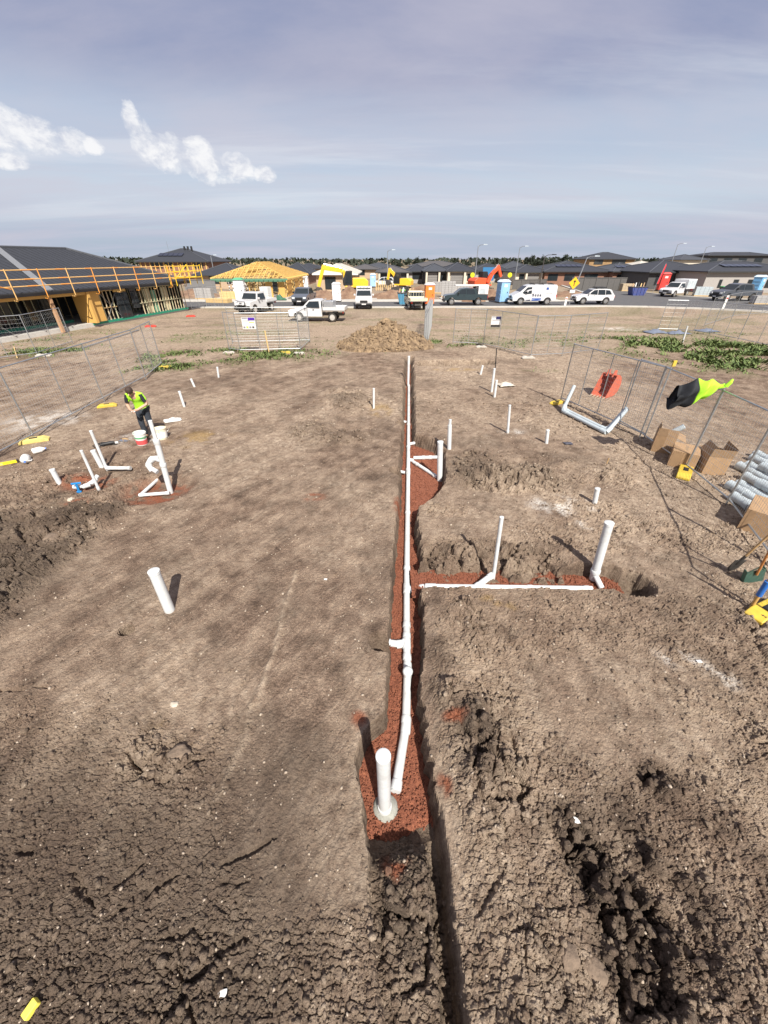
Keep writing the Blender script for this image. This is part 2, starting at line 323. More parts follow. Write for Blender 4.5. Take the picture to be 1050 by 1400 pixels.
def terrain(x, y, detail=True):
    """height of the ground and its soil mask (rough, red, pale, dark, dust, green) at points x, y"""
    x = np.asarray(x, np.float64); y = np.asarray(y, np.float64)
    site = sstep(34, 25, y) * sstep(13, 9.5, np.abs(x - .3))
    h = .05 * fbm(x * .35, y * .35, 3, 3) * (.35 + .65 * site)
    h *= 1 - .93 * sstep(40, 46, y)
    # rough and smooth zones
    nz = fbm(x * .8, y * .8, 11, 3); n0 = fbm(x * .27 + 5, y * .27, 12, 2)
    xr = np.interp(y, TY, TR); xl = np.interp(y, TY, TL)
    right = sstep(-.1, .35, x - xr); left = 1 - right
    rough = np.zeros_like(x)
    rough = np.maximum(rough, right * sstep(5.4, 4.2, y + nz * .8) * (.42 + .4 * sstep(.1, .45, nz)) * (1 - .72 * blob(x, y, G(850, 960), 1.5, .9)))
    rough = np.maximum(rough, right * (.22 + .3 * sstep(-.15, .5, nz)) * site)
    rough = np.maximum(rough, sstep(-.55, -1.6, x + .42 * (y - 1.2) + nz * .5) * sstep(3.3, 2.3, y + nz * .5) * (.36 + .4 * sstep(.15, .5, nz)))
    rough = np.maximum(rough, sstep(1.2, .7, y + .2 * nz) * .45)
    rough = np.maximum(rough, sstep(-.25, .1, -6.1 + 0 * x - x - .0 * y + nz * .5) * site * .6 * sstep(12, 9, y))
    cutx = np.interp(y, [p.y for p in CUT], [p.x for p in CUT], left=-9, right=-99)
    crumb = sstep(-.15, .35, cutx - x + nz * .12) * (y > CUT[0].y) * site
    rough = np.maximum(rough, crumb * .8)
    for k, rx, ry, v in (('mud', 1.8, 2.6, 1.0), ('mud2', 1.8, 1.6, .85), ('mudr', 3.4, 1.6, 1.0), ('mudr2', .9, 4.0, .55), ('edge', .6, .8, .9)):
        rough = np.maximum(rough, v * blob(x, y, SPOT[k], rx, ry) * (.5 + .9 * sstep(-.3, .4, nz)))
    rough = np.maximum(rough, .8 * blob(x, y, SPOT['near_tr'], .45, .8))
    rough = np.maximum(rough, .55 * site * sstep(.1, .45, n0) * sstep(7, 10, y) * sstep(-1.5, .3, x))
    dk = np.zeros_like(x)
    for k, rx, ry in (('dark1', .34, .26), ('dark2', .72, .8), ('dark3', .5, .45), ('dark4', .65, .45), ('lump_tr', .3, .55), ('near_tr', .3, .35)):
        dk = np.maximum(dk, blob(x, y, SPOT[k], rx, ry) * sstep(-.55, .25, fbm(x * 3.1, y * 3.1, 21, 3)))
    bank = sstep(.6, .9, x + .2 * nz) * sstep(3.6, 3.1, x + .3 * nz) * sstep(BR_A.y + 1.25, BR_A.y + .75, y + .25 * nz) * (y > BR_A.y)
    rough = np.maximum(np.maximum(rough, dk), bank * .95)
    rough = np.clip(rough, .05, 1) * np.clip(site, .06, 1)
    # broad dig marks and spoil ridges
    h += right * .15 * np.exp(-((x - xr - .42) / .34) ** 2) * sstep(4.8, 4.2, y) * (.7 + 1.1 * nz)
    h += .34 * blob(x, y, SPOT['mud'], 1.3, 2.2) * (.5 + nz) + .22 * blob(x, y, SPOT['mudr'], 2.8, 1.0) * (.6 + nz) + .12 * blob(x, y, SPOT['mud2'], 1.5, 1.2) * (.5 + nz) + crumb * (.13 + .10 * nz)
    h -= .14 * blob(x, y, SPOT['dark2'], .6, .65) + .08 * blob(x, y, SPOT['dark4'], .5, .35) + .05 * blob(x, y, SPOT['dark1'], .22, .18) + .05 * blob(x, y, SPOT['dark3'], .3, .3)
    if detail:
        wx = x + .05 * fbm(x * 6, y * 6, 31, 2); wy = y + .05 * fbm(x * 6, y * 6, 32, 2)
        clump = sstep(-.35, .3, fbm(x * 1.9, y * 1.9, 36, 3))
        big = clods(wx, wy, .36, 41, .62, .45) * sstep(.45, .9, rough)
        mid = clods(wx + .02 * fbm(x * 20, y * 20, 37, 2), wy, .125, 42, .7, .75) * sstep(.12, .75, rough) * (.35 + .65 * clump)
        sm = clods(x + .3 * (wx - x), y, .056, 43, .72, .8) * (.07 + .93 * sstep(.08, .5, rough)) * (.5 + .5 * sstep(-.5, .2, fbm(x * 3.3, y * 3.3, 38, 2)))
        tiny = clods(x, y + .2 * (wx - x), .03, 44, .72, .8)
        wx2, wy2 = x + .02 * fbm(x * 17, y * 17, 33, 2), y + .02 * fbm(x * 17, y * 17, 34, 2); near_ = y < 9
        if near_.any():
            ra = rough[near_] * clump[near_]
            h[near_] += .42 * plates(wx2[near_], wy2[near_], .19, 47) * sstep(.25, .7, ra) * (.35 + .65 * right[near_]) * (1 + .9 * dk[near_]) + .36 * plates(wx2[near_], wy2[near_], .07, 48) * (.03 + .97 * sstep(.15, .55, rough[near_])) + .35 * plates(wx[near_], wy[near_], .45, 49) * sstep(.5, .95, np.maximum(rough, dk)[near_])
        h += .50 * big * (1 + .6 * dk) + .45 * mid * (1 + .6 * dk) + .55 * sm * np.clip(site, .2, 1) + (.55 * tiny * (y < 6) * (.2 + .8 * sstep(.1, .4, rough)))
        h += rough * (.035 * fbm(x * 4.3, y * 4.3, 45, 4, .55)) + .006 * fbm(x * 30, y * 30, 46, 3, .6)
        # drag marks of the bucket: long shallow grooves
        u = x * .86 - y * .5; w = x * .5 + y * .86
        h += (1 - rough) * site * (.020 * fbm(u * 7, w * .7, 51, 4, .6) + .018 * np.abs(fbm(x * 2.3, y * 2.3, 54, 4, .6))) * (.4 + .6 * left)
        h -= rough * .05 * np.clip(.22 - np.abs(fbm(x * 2.1 + .6 * y, y * 1.3 - .4 * x, 52, 3)), 0, .22) / .22 * sstep(.3, .7, rough)
        h -= dk * .06 * (1 - sstep(.0, .35, np.abs(fbm(x * 5, y * 4, 53, 2))))
        if True:
            near = y < 4.5
            if near.any():
                xn, yn = x[near], y[near]; hn = np.zeros_like(xn); wob = .05 * fbm(xn * 6, yn * 6, 55, 3); gn = fbm(xn * 7, yn * 7, 56, 2)
                for p, q in GOUGE:
                    d, t = seg(xn + wob, yn + wob, p, q); hn = np.minimum(hn, -.06 * sstep(.04, .0, d + .014 - .02 * np.sin(t * 3.14)) * sstep(-.5, .1, gn))
                h[near] += hn
    # shallow vehicle-free ridge (dried runnel) on the pad
    RN = [G(402, 780), G(376, 870), G(342, 975), G(330, 1022), G(300, 1090)]; d = 9 + 0 * x; wq = .12 * fbm(x * 1.6, y * 1.6, 57, 3)
    for p, q in zip(RN, RN[1:]): d = np.minimum(d, seg(x + wq, y, p, q)[0])
    h += .03 * np.exp(-(d / .04) ** 2) * (1 - rough); runnel = np.exp(-(d / .045) ** 2)
    # excavations
    rag = .045 * fbm(x * 3.4, y * 3.4, 61, 3) + .018 * fbm(x * 14, y * 14, 62, 2)
    s = .035 + .011 * np.clip(y - 4, 0, 20)
    jag = .09 * fbm(x * 1.2 + 3, y * 2.4, 63, 3) + .05 * np.abs(fbm(x * 4, y * 5, 64, 2))
    dist_in = np.minimum(x - xl + rag * .8, xr - x + rag * 1.1 - jag * sstep(.7, 1.5, y) * sstep(8, 5, y) + .03)
    cut = trench_depth_profile(y) * sstep(-s * .3, s, dist_in) * (y < T_FAR + .3)
    cut = np.maximum(cut, .42 * sstep(.12, .04, np.abs(x - xr + .05 + rag * .5)) * sstep(1.75, 1.45, y) * (y > -1.5))
    d, t = seg(x, y, BR_A, BR_B); cut = np.maximum(cut, .34 * sstep(.36, .27, d + rag))
    cut = np.maximum(cut, .30 * bank * np.clip(1 - (y - BR_A.y - .2) / .95, 0, 1))
    cut = np.maximum(cut, .38 * blob(x + rag, y + rag, PIT_END, .42, .34, soft=.22))
    for p, q, wd, dp in NOTCHES:
        d, t = seg(x, y, p, q); cut = np.maximum(cut, dp * sstep(wd + .05, wd - .03, d + rag * .5))
    p, q, wd, dp = CROSS; d, t = seg(x, y, p, q); cut = np.maximum(cut, dp * sstep(wd + .12, wd - .12, d + rag * 2))
    for c, rx, ry, dp in PITS: cut = np.maximum(cut, dp * blob(x + rag * 2, y + rag * 2, c, rx, ry, .3, .4))
    for c, r, dp in HOLES: cut = np.maximum(cut, dp * sstep(1.12, .9, np.hypot(x - c[0], y - c[1]) / r))
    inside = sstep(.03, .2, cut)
    h = h * (1 - .75 * inside * sstep(1.1, 1.6, y) * (1 - bank)) - cut
    # soil colours
    red = np.zeros_like(x)
    for c, rx, ry in ((G(214, 668), .9, .65), (G(205, 682), .6, .3), (G(118, 655), .8, .45), (G(105, 690), .35, .25), (G(620, 985), .17, .1), (G(607, 1075), .1, .14), (G(540, 1175), .16, .12),
                      (G(548, 1190), .12, .1), (G(545, 690), .16, .4), (G(490, 985), .12, .14), (G(430, 680), .3, .2)):
        red = np.maximum(red, blob(x, y, c, rx, ry) * sstep(-.5, .3, fbm(x * 7, y * 7, 71, 3)))
    pale = .36 + .7 * n0 + .8 * fbm(x * 1.1 + .4 * y, y * .7, 72, 4, .6)
    pale = pale + .55 * sstep(23, 29, y) * 1.5 + 1.0 * runnel + .8 * sstep(5.6, 7.0, x - .12 * (y - 6)) * site + .42 * right * sstep(6, 4.5, y) * (1 - dk)
    pale += .55 * np.exp(-((xl - x - .6) / .7) ** 2) * (x < xl) * sstep(1.6, 2.6, y) * sstep(11, 7, y) * (.5 + n0 + .8 * nz)
    pale += .5 * np.exp(-((xl - x) / .12) ** 2) * (x < xl + .05) * sstep(3.2, 2.0, y) * (y > .8)
    streakn = fbm((x * .86 - y * .5) * 3.2, (x * .5 + y * .86) * .45, 73, 3)
    pale += .5 * left * sstep(-1.0, -3.0, x) * sstep(2.6, 4.5, y) * np.clip(streakn, -.3, .8) * 1.4
    mudd = np.maximum(np.maximum(blob(x, y, SPOT['mud'], 1.6, 2.4), blob(x, y, SPOT['mud2'], 1.8, 1.6)), blob(x, y, SPOT['mudr'], 3.2, 1.3)) * sstep(-.3, .3, nz)
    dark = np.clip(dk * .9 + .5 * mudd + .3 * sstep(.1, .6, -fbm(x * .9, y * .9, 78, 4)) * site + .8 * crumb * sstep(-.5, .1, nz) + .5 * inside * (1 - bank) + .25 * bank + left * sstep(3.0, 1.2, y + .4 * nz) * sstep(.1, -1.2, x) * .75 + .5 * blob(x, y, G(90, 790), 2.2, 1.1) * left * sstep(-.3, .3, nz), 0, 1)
    dust = np.zeros_like(x)
    for c, rx, ry, a in ((G(757, 690), .7, .5, .2), (G(800, 717), .2, .25, .2), (G(958, 916), .5, .26, -.5), (G(935, 905), .4, .2, -.4), (G(800, 690), .4, .3, 0), (G(190, 600), .8, .7, 0), (G(625, 455), .1, .1, 0),
                         (G(848, 450), 3.0, 1.4, 0), (G(60, 575), 1.5, 1.2, 0), (G(700, 590), .5, .3, 0)):
        dust = np.maximum(dust, blob(x, y, c, rx, ry, a) * sstep(-.25, .4, fbm(x * 3.6, y * 3.6, 74, 4)))
    ochre = np.zeros_like(x)
    for c, rx, ry in ((G(672, 822), .22, .16), (G(700, 830), .14, .1), (G(275, 600), 1.1, .8), (G(520, 560), .5, .9), (G(620, 505), 1.6, .4), (G(215, 985), .12, .1)): ochre = np.maximum(ochre, blob(x, y, c, rx, ry) * sstep(-.3, .4, fbm(x * 3, y * 3, 79, 3)))
    green = np.zeros_like(x)
    for c, rx, ry, a in ((G(310, 488), 7.0, 2.6, .12), (G(225, 505), 2.2, 1.2, .3), (G(620, 468), 3.2, 2.2, 0), (G(960, 480), 10, 5, -.3), (G(1030, 500), 6, 4, -.3), (G(60, 482), 4, 2, .2),
                         (G(720, 470), 5, 2.2, 0), (G(735, 507), 1.6, .5, 0)):
        green = np.maximum(green, blob(x, y, c, rx, ry, a))
    green = green * sstep(-.25, .25, fbm(x * .9, y * .9, 75, 3)) * sstep(20.0, 22.5, y + .12 * np.abs(x))
    field = sstep(24, 30, y) * sstep(-.15, .4, fbm(x * .22, y * .6, 76, 4, .6)) * .85
    green = np.maximum(green, field)
    green *= 1 - inside
    dark = np.maximum(dark, sstep(25, 30, y) * sstep(.1, .6, fbm(x * .3 + 9, y * .9, 77, 4, .6)) * .35)
    far = sstep(70, 130, y); pale = pale * (1 - far) + .45 * far; green = green * (1 - far) + .5 * far
    return h, rough, red, np.clip(pale, 0, 1), dark, dust, green, ochre

def Zt(x, y):
    return float(terrain(np.array([x]), np.array([y]), True)[0][0])
def on(px, py, dz=0.0):                                # ground point seen at a pixel, standing on the relief
    p = G(px, py)
    for _ in range(3): p = G(px, py, Zt(p.x, p.y))
    return Vector((p.x, p.y, p.z + dz))

def soil_material(name, far=True):
    m = bpy.data.materials.new(name); m.use_nodes = True; nt = m.node_tree; N = nt.nodes.new; L = nt.links.new
    b = nt.nodes['Principled BSDF']; b.inputs['Roughness'].default_value = .95; b.inputs['Specular IOR Level'].default_value = .15
    a1 = N('ShaderNodeAttribute'); a1.attribute_name = 'soil'; a2 = N('ShaderNodeAttribute'); a2.attribute_name = 'cover'
    s1 = N('ShaderNodeSeparateColor'); L(a1.outputs['Color'], s1.inputs[0]); s2 = N('ShaderNodeSeparateColor'); L(a2.outputs['Color'], s2.inputs[0])
    tc = N('ShaderNodeTexCoord')
    def noise(scale, det=6, rg=.6):
        n = N('ShaderNodeTexNoise'); n.inputs['Scale'].default_value = scale; n.inputs['Detail'].default_value = det; n.inputs['Roughness'].default_value = rg
        L(tc.outputs['Object'], n.inputs['Vector']); return n.outputs['Fac']
    def ramp(f, stops):
        n = N('ShaderNodeValToRGB'); cr = n.color_ramp
        while len(cr.elements) < len(stops): cr.elements.new(.5)
        for e, (p, c) in zip(cr.elements, stops): e.position = p; e.color = (*c, 1) if isinstance(c, tuple) else (c, c, c, 1)
        L(f, n.inputs[0]); return n.outputs[0]
    def mix(f, a, c, mode='MIX'):
        n = N('ShaderNodeMix'); n.data_type = 'RGBA'; n.blend_type = mode
        for s, v in ((n.inputs[0], f), (n.inputs[6], a), (n.inputs[7], c)):
            if isinstance(v, (int, float)): s.default_value = v
            elif isinstance(v, tuple): s.default_value = (*v, 1)
            else: L(v, s)
        return n.outputs[2]
    def mul(a, c):
        n = N('ShaderNodeMath'); n.operation = 'MULTIPLY'; n.use_clamp = True
        for s, v in ((n.inputs[0], a), (n.inputs[1], c)):
            if isinstance(v, (int, float)): s.default_value = v
            else: L(v, s)
        return n.outputs[0]
    base = ramp(noise(2.2, 8, .7), [(.33, (.078, .053, .038)), (.5, (.180, .127, .092)), (.66, (.29, .217, .158))])
    speck = ramp(noise(55, 4, .7), [(.3, .45), (.5, 1.0), (.7, 1.75)])
    base = mix(1.0, base, speck, 'MULTIPLY')
    palec = ramp(noise(5, 8, .65), [(.32, (.26, .195, .138)), (.68, (.51, .41, .31))])
    col = mix(mul(s1.outputs[1], ramp(noise(9, 6, .75), [(.38, .15), (.6, 1.0)])), base, palec)
    mp = N('ShaderNodeMapping'); mp.inputs['Rotation'].default_value = (0, 0, R(-56)); L(tc.outputs['Object'], mp.inputs[0]); m2 = N('ShaderNodeMapping'); m2.inputs['Scale'].default_value = (.5, 3.2, 1); L(mp.outputs[0], m2.inputs[0]); mp = m2
    sn = N('ShaderNodeTexNoise'); sn.inputs['Scale'].default_value = 2.2; sn.inputs['Detail'].default_value = 9; sn.inputs['Roughness'].default_value = .72; sn.inputs['Distortion'].default_value = 1.2; L(mp.outputs[0], sn.inputs['Vector'])
    col = mix(ramp(sn.outputs['Fac'], [(.52, 0.0), (.74, .5)]), col, palec); col = mix(ramp(sn.outputs['Fac'], [(.28, .4), (.44, 0.0)]), col, (.12, .085, .06))
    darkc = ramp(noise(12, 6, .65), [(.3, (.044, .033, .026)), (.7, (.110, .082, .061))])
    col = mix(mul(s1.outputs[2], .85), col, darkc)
    och = ramp(noise(14, 6, .7), [(.3, (.22, .135, .045)), (.7, (.42, .29, .12))]); col = mix(mul(s2.outputs[2], .6), col, och)
    redc = ramp(noise(38, 5, .7), [(.3, (.12, .036, .02)), (.55, (.25, .085, .045)), (.8, (.36, .17, .10))])
    col = mix(mul(s1.outputs[0], .9), col, redc)
    col = mix(mul(s2.outputs[0], ramp(noise(22, 6, .75), [(.36, 0.0), (.6, .9)])), col, (.66, .63, .58))
    grassc = ramp(noise(7, 7, .7), [(.3, (.05, .075, .022)), (.55, (.11, .125, .045)), (.8, (.24, .205, .11))])
    col = mix(mul(s2.outputs[1], ramp(noise(3.5, 8, .7), [(.4, .1), (.62, .85)])), col, grassc)
    # pale grit
    vo = N('ShaderNodeTexVoronoi'); vo.inputs['Scale'].default_value = 30; L(tc.outputs['Object'], vo.inputs['Vector'])
    grit = ramp(vo.outputs['Distance'], [(.08, 1.0), (.16, 0.0)]); pick = ramp(vo.outputs['Color'], [(.72, 0.0), (.8, 1.0)])
    col = mix(mul(mul(grit, pick), .75), col, (.50, .44, .36))
    L(col, b.inputs['Base Color'])
    n = noise(85, 5, .7); n2 = noise(24, 6, .65)
    b1 = N('ShaderNodeBump'); b1.inputs['Strength'].default_value = .8; b1.inputs['Distance'].default_value = .014; L(n, b1.inputs['Height'])
    b2 = N('ShaderNodeBump'); b2.inputs['Strength'].default_value = .9; b2.inputs['Distance'].default_value = .045; L(n2, b2.inputs['Height']); L(b1.outputs[0], b2.inputs['Normal'])
    L(b2.outputs[0], b.inputs['Normal'])
    return m
SOIL = soil_material('bare_soil')

def grid_mesh(name, X, Y, Z, mats, attrs, smooth=True):
    r, c = X.shape; me = bpy.data.meshes.new(name)
    co = np.stack([X, Y, Z], -1).reshape(-1, 3).astype(np.float32)
    i = np.arange(r * c, dtype=np.int32).reshape(r, c)
    q = np.stack([i[:-1, :-1], i[:-1, 1:], i[1:, 1:], i[1:, :-1]], -1).reshape(-1, 4)
    me.vertices.add(len(co)); me.vertices.foreach_set('co', co.ravel())
    me.loops.add(q.size); me.loops.foreach_set('vertex_index', q.ravel())
    me.polygons.add(len(q)); me.polygons.foreach_set('loop_start', np.arange(0, q.size, 4, dtype=np.int32))
    me.update(calc_edges=True); me.polygons.foreach_set('use_smooth', np.full(len(q), smooth))
    for nm, ch in attrs.items():
        a = me.color_attributes.new(nm, 'FLOAT_COLOR', 'POINT'); d = np.ones((r * c, 4), np.float32)
        for k, v in enumerate(ch): d[:, k] = v.ravel()
        a.data.foreach_set('color', d.ravel())
    me.validate(); return me

def build_ground():
    rows = np.linspace(432, 1400, 870)
    yy = np.array([G(525, r).y for r in rows])[::-1]                       # near .. far, finer close by
    yy = np.concatenate([[-400, -60, -15, -6, -4, -3], np.linspace(-2.2, yy[0] - .01, 60), yy, yy[-1] * np.array([1.06, 1.15, 1.3, 1.5, 1.8, 2.3, 3, 4.5, 8, 16, 40, 90])])
    u = np.linspace(-1, 1, 770); ex = np.array([1.5, 4, 9, 20, 50, 150, 500, 1500, 5000.0])
    w = 3.7 + 1.12 * np.clip(yy, -1, 60)
    X = np.concatenate([-(w[:, None] + ex[None, ::-1]), u[None] * w[:, None], w[:, None] + ex[None]], 1); Y = np.repeat(yy[:, None], X.shape[1], 1)
    h, rough, red, pale, dark, dust, green, ochre = [a.reshape(X.shape) for a in terrain(X.ravel(), Y.ravel())]
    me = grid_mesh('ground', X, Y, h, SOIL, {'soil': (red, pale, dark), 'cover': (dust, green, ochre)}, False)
    tag(link('ground', me, SOIL), kind='structure')
build_ground()

# loose lumps of soil and small stones: real geometry, one mass
_ICO = None
def ico(sub):
    bm = bmesh.new(); bmesh.ops.create_icosphere(bm, subdivisions=sub, radius=1); v = np.array([x.co[:] for x in bm.verts]); f = np.array([[q.index for q in p.verts] for p in bm.faces]); bm.free(); return v, f
def scatter_mesh(name, P, S, material, sub=1, seed=1, flat=.7, rag=.35, smooth=False, attrs=None):
    rng = np.random.default_rng(seed); v, f = ico(sub); n = len(P); K = 12
    var = [v * (1 + rag * (rng.random((len(v), 1)) - .5) * 2) * np.array([1, rng.uniform(.6, 1), flat * rng.uniform(.7, 1.2)]) for _ in range(K)]
    k = rng.integers(0, K, n); base = np.stack(var)[k]                      # n, V, 3
    a = rng.random(n) * 6.283; t = (rng.random(n) - .5) * 1.0; ca, sa, ct, st = np.cos(a), np.sin(a), np.cos(t), np.sin(t)
    x = base[..., 0]; y = base[..., 1] * ct[:, None] - base[..., 2] * st[:, None]; z = base[..., 1] * st[:, None] + base[..., 2] * ct[:, None]
    o = np.stack([x * ca[:, None] - y * sa[:, None], x * sa[:, None] + y * ca[:, None], z], -1) * S[:, None, None] + P[:, None, :]
    F = (f[None] + (np.arange(n) * len(v))[:, None, None]).reshape(-1, 3).astype(np.int32)
    me = bpy.data.meshes.new(name); me.vertices.add(n * len(v)); me.vertices.foreach_set('co', o.astype(np.float32).ravel())
    me.loops.add(F.size); me.loops.foreach_set('vertex_index', F.ravel()); me.polygons.add(len(F)); me.polygons.foreach_set('loop_start', np.arange(0, F.size, 3, dtype=np.int32))
    me.update(calc_edges=True)
    if smooth: me.polygons.foreach_set('use_smooth', np.ones(len(F), bool))
    if attrs:
        for nm, ch in attrs.items():
            at = me.color_attributes.new(nm, 'FLOAT_COLOR', 'POINT'); d = np.ones((n, len(v), 4), np.float32)
            for q, c in enumerate(ch): d[:, :, q] = c[:, None]
            at.data.foreach_set('color', d.ravel())
    me.validate(); me.materials.append(material); return me

def scatter_clods():
    rng = np.random.default_rng(5)
    n = 260000
    r = rng.random(n); y = -.4 + 17 * r ** 1.7; x = (rng.random(n) * 2 - 1) * (3.6 + 1.1 * y)
    h, rough, red, pale, dark, dust, green, ochre = terrain(x, y)
    keep = rng.random(n) < (rough ** 1.6) * .55 + .012
    xl, xr = np.interp(y, TY, TL), np.interp(y, TY, TR)
    keep &= ~((x > xl - .02) & (x < xr) & (y > 1.5))
    d, t = seg(x, y, BR_A, BR_B); keep &= d > .24
    keep &= (x < 8.2) & (x > -11.5)
    x, y, h, red, pale, dark, rough, ochre = [a[keep] for a in (x, y, h, red, pale, dark, rough, ochre)]
    s = .007 + .011 * rng.random(len(x)) ** 1.5 + .03 * rng.random(len(x)) ** 9 * (.4 + rough) ; s *= 1 + .035 * np.clip(y, 0, 12)
    print('clods', len(x))
    big = s > .028
    z0 = np.zeros_like(x)
    for nm, sel, sub in (('big', big, 2), ('small', ~big, 1)):
        if sel.sum() == 0: continue
        idx = np.where(sel)[0]
        if nm == 'small': idx = idx[:32000]
        if nm == 'big': idx = idx[:2600]
        P = np.stack([x[idx], y[idx], h[idx] + s[idx] * .25], -1)
        pl = np.clip(pale[idx] + rng.normal(.08, .4, len(idx)), 0, 1)
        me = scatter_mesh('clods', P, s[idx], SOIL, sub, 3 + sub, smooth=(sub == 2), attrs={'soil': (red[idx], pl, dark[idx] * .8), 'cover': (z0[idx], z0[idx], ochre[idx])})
        o = link('soil_clods' if nm == 'big' else 'soil_crumbs', me, SOIL)
        tag(o, 'larger broken lumps of brown clay strewn over the dug ground' if nm == 'big' else 'fine loose crumbs of brown soil strewn over the dug ground', 'soil', kind='stuff')
scatter_clods()
def scatter_grit():
    rng = np.random.default_rng(15); n = 3600; y = .1 + 15 * rng.random(n) ** 1.6; x = (rng.random(n) * 2 - 1) * (3.4 + 1.05 * y); h = terrain(x, y)[0]
    keep = (h > -.12) & (x < 8) & (x > -11); x, y, h = x[keep], y[keep], h[keep]; s = (.005 + .012 * rng.random(len(x)) ** 3) * (1 + .09 * y)
    mt = mat('pale_grit', (.26, .20, .15), .9, scale=3, col2=(.44, .37, .29), bump=.4)
    tag(link('pale_grit', scatter_mesh('pale_grit', np.stack([x, y, h + s * .3], -1), s, mt, 1, 9), mt), 'pale grit and small stones sprinkled over the soil', 'grit', kind='stuff')
scatter_grit()

# red scoria bedding in the trenches
SCORIA = mat('red_scoria', (.12, .034, .018), .92, scale=42, col2=(.30, .108, .056), bump=.8, bscale=90)
def scoria_bed(name, label, inside, y0, y1, x0f, x1f, zf, nx, ny, pebbles, seed, size=.011):
    v = np.linspace(0, 1, ny); yy = y0 + (y1 - y0) * v ** 1.4; u = np.linspace(0, 1, nx)
    xa, xb = x0f(yy), x1f(yy); X = xa[:, None] + (xb - xa)[:, None] * u[None]; Y = np.repeat(yy[:, None], nx, 1)
    Z = zf(X, Y) + .018 * fbm(X * 2.5, Y * 2.5, 81, 3) + .012 * fbm(X * 22, Y * 22, 82, 3) + .35 * clods(X, Y, .03, 83, .6)
    me = grid_mesh(name, X, Y, Z, SCORIA, {}); o = link(name, me, SCORIA); tag(o, label, 'gravel', kind='stuff')
    rng = np.random.default_rng(seed); m = pebbles; t = rng.random(m) ** 1.5; py = y0 + (y1 - y0) * t; a, b = x0f(py), x1f(py); px = a + (b - a) * rng.random(m)
    pz = zf(px, py) + .012 + .018 * fbm(px * 2.5, py * 2.5, 81, 3); s = size * (.5 + rng.random(m) ** 2) * (1 + .05 * py)
    me2 = scatter_mesh('scoria_stones', np.stack([px, py, pz], -1), s, SCORIA, 1, seed, .8, .4)
    c = link('scoria_stones', me2, SCORIA, o); tag(c, kind='stuff')
scoria_bed('scoria_bed', 'red scoria gravel bed along the floor of the long pipe trench', None, 1.42, T_FAR,
           lambda y: np.interp(y, TY, TL) - .06, lambda y: np.interp(y, TY, TR) + .06, lambda x, y: -TRENCH_D + .045 - .5 * np.clip(1.62 + .25 * fbm(x * 5, y * 2, 85, 2) - y, 0, 1), 60, 900, 9000, 91)
scoria_bed('branch_scoria_bed', 'red scoria gravel in the short side trench under the branch pipe', None, BR_A.y - .36, BR_A.y + .36,
           lambda y: .5 + 0 * y, lambda y: BR_B.x + .25 + 0 * y, lambda x, y: -.285 + .03 * fbm(x * 1.7, y * 1.7, 86, 2), 260, 46, 3000, 92)
# ---------------------------------------------------------------- pipes
FLOOR = -TRENCH_D + .05
def collar(p, d, r, name, parent, ln=.09, k=1.16, material=None):
    d = Vector(d).normalized(); p = Vector(p)
    m = MB(); m.tube([p - d * ln / 2, p - d * ln * .42, p + d * ln * .42, p + d * ln / 2], [r * k * .96, r * k, r * k, r * k * .96], 20)
    return m.build(name, material or PVC, parent, True)
def riser(b, t, r, label, zb=None, cap=True, sock=None, group=None, name='pipe_riser', sink=.12, material=None):
    """upright pipe: b and t are the pixels of its foot and of its top"""
    base = on(*b) if zb is None else G(*b, zb); top = XZ(*t, base.y)
    o = thing(name, label, 'pipe', base, 0, group); T = top - base; d = T.normalized()
    m = MB(); m.tube([-d * sink, T * .5, T], r, 22); m.build('pipe', material or PVC, o, True)
    if cap:
        c = MB(); c.tube([T - d * r * .55, T + d * r * .10, T + d * r * .2], [r * 1.07, r * 1.07, r * .92], 22); c.build('cap', material or PVC, o, True)
    if sock: collar(T * sock, d, r, 'socket', o, material=material)
    return o
def run(name, label, pts, r, joints=(), group=None, flare=True, material=None, n=16):
    """a pipe laid through pts (already in metres) with couplings at the listed fractions of its segments"""
    pts = [Vector(p) for p in pts]; o = thing(name, label, 'pipe', pts[0], 0, group); L = [p - pts[0] for p in pts]
    for a, b in zip(L, L[1:]):
        d = (b - a).normalized(); m = MB(); m.tube([a - d * r * .3, b + d * r * .3], r, n); m.build('pipe_section', material or PVC, o, True)
    for i, p in enumerate(L[1:-1]):
        d = (L[i + 2] - L[i]).normalized(); collar(p, d, r, 'bend', o, ln=r * 3.4, k=1.15, material=material)
    for s, f in joints:
        p = L[s].lerp(L[s + 1], f); collar(p, L[s + 1] - L[s], r, 'coupling', o, ln=r * 1.7, material=material)
    return o
zp = FLOOR + .052
A = lambda x, y, z=zp: G(x, y, z)
line = run('sewer_pipe_line', 'long white drain pipe laid down the middle of the main trench',
           [A(541, 1080), A(555, 992), A(557, 915), A(556, 880), A(556, 804), A(558, 646), A(559, 527)], .057,
           [(0, .06), (1, .08), (1, .92), (2, .45), (3, .12), (3, .3), (3, .93), (4, .12), (4, .55), (5, .02), (5, .2), (5, .42)], n=22)
lp = Vector(line.location)
# inspection opening with a domed cap standing on the line
c0 = A(557, 926) - lp
m = MB(); m.tube([c0 - Vector((0, 0, .02)), c0 + Vector((0, 0, .13))], .060, 22); m.build('inspection_branch', PVC, line, True)
m = MB(); m.lathe([(.072, 0), (.075, .03), (.066, .055), (.04, .072), (.005, .078)], 24, tuple(c0 + Vector((0, 0, .12)))); m.build('inspection_cap', PVC, line, True)
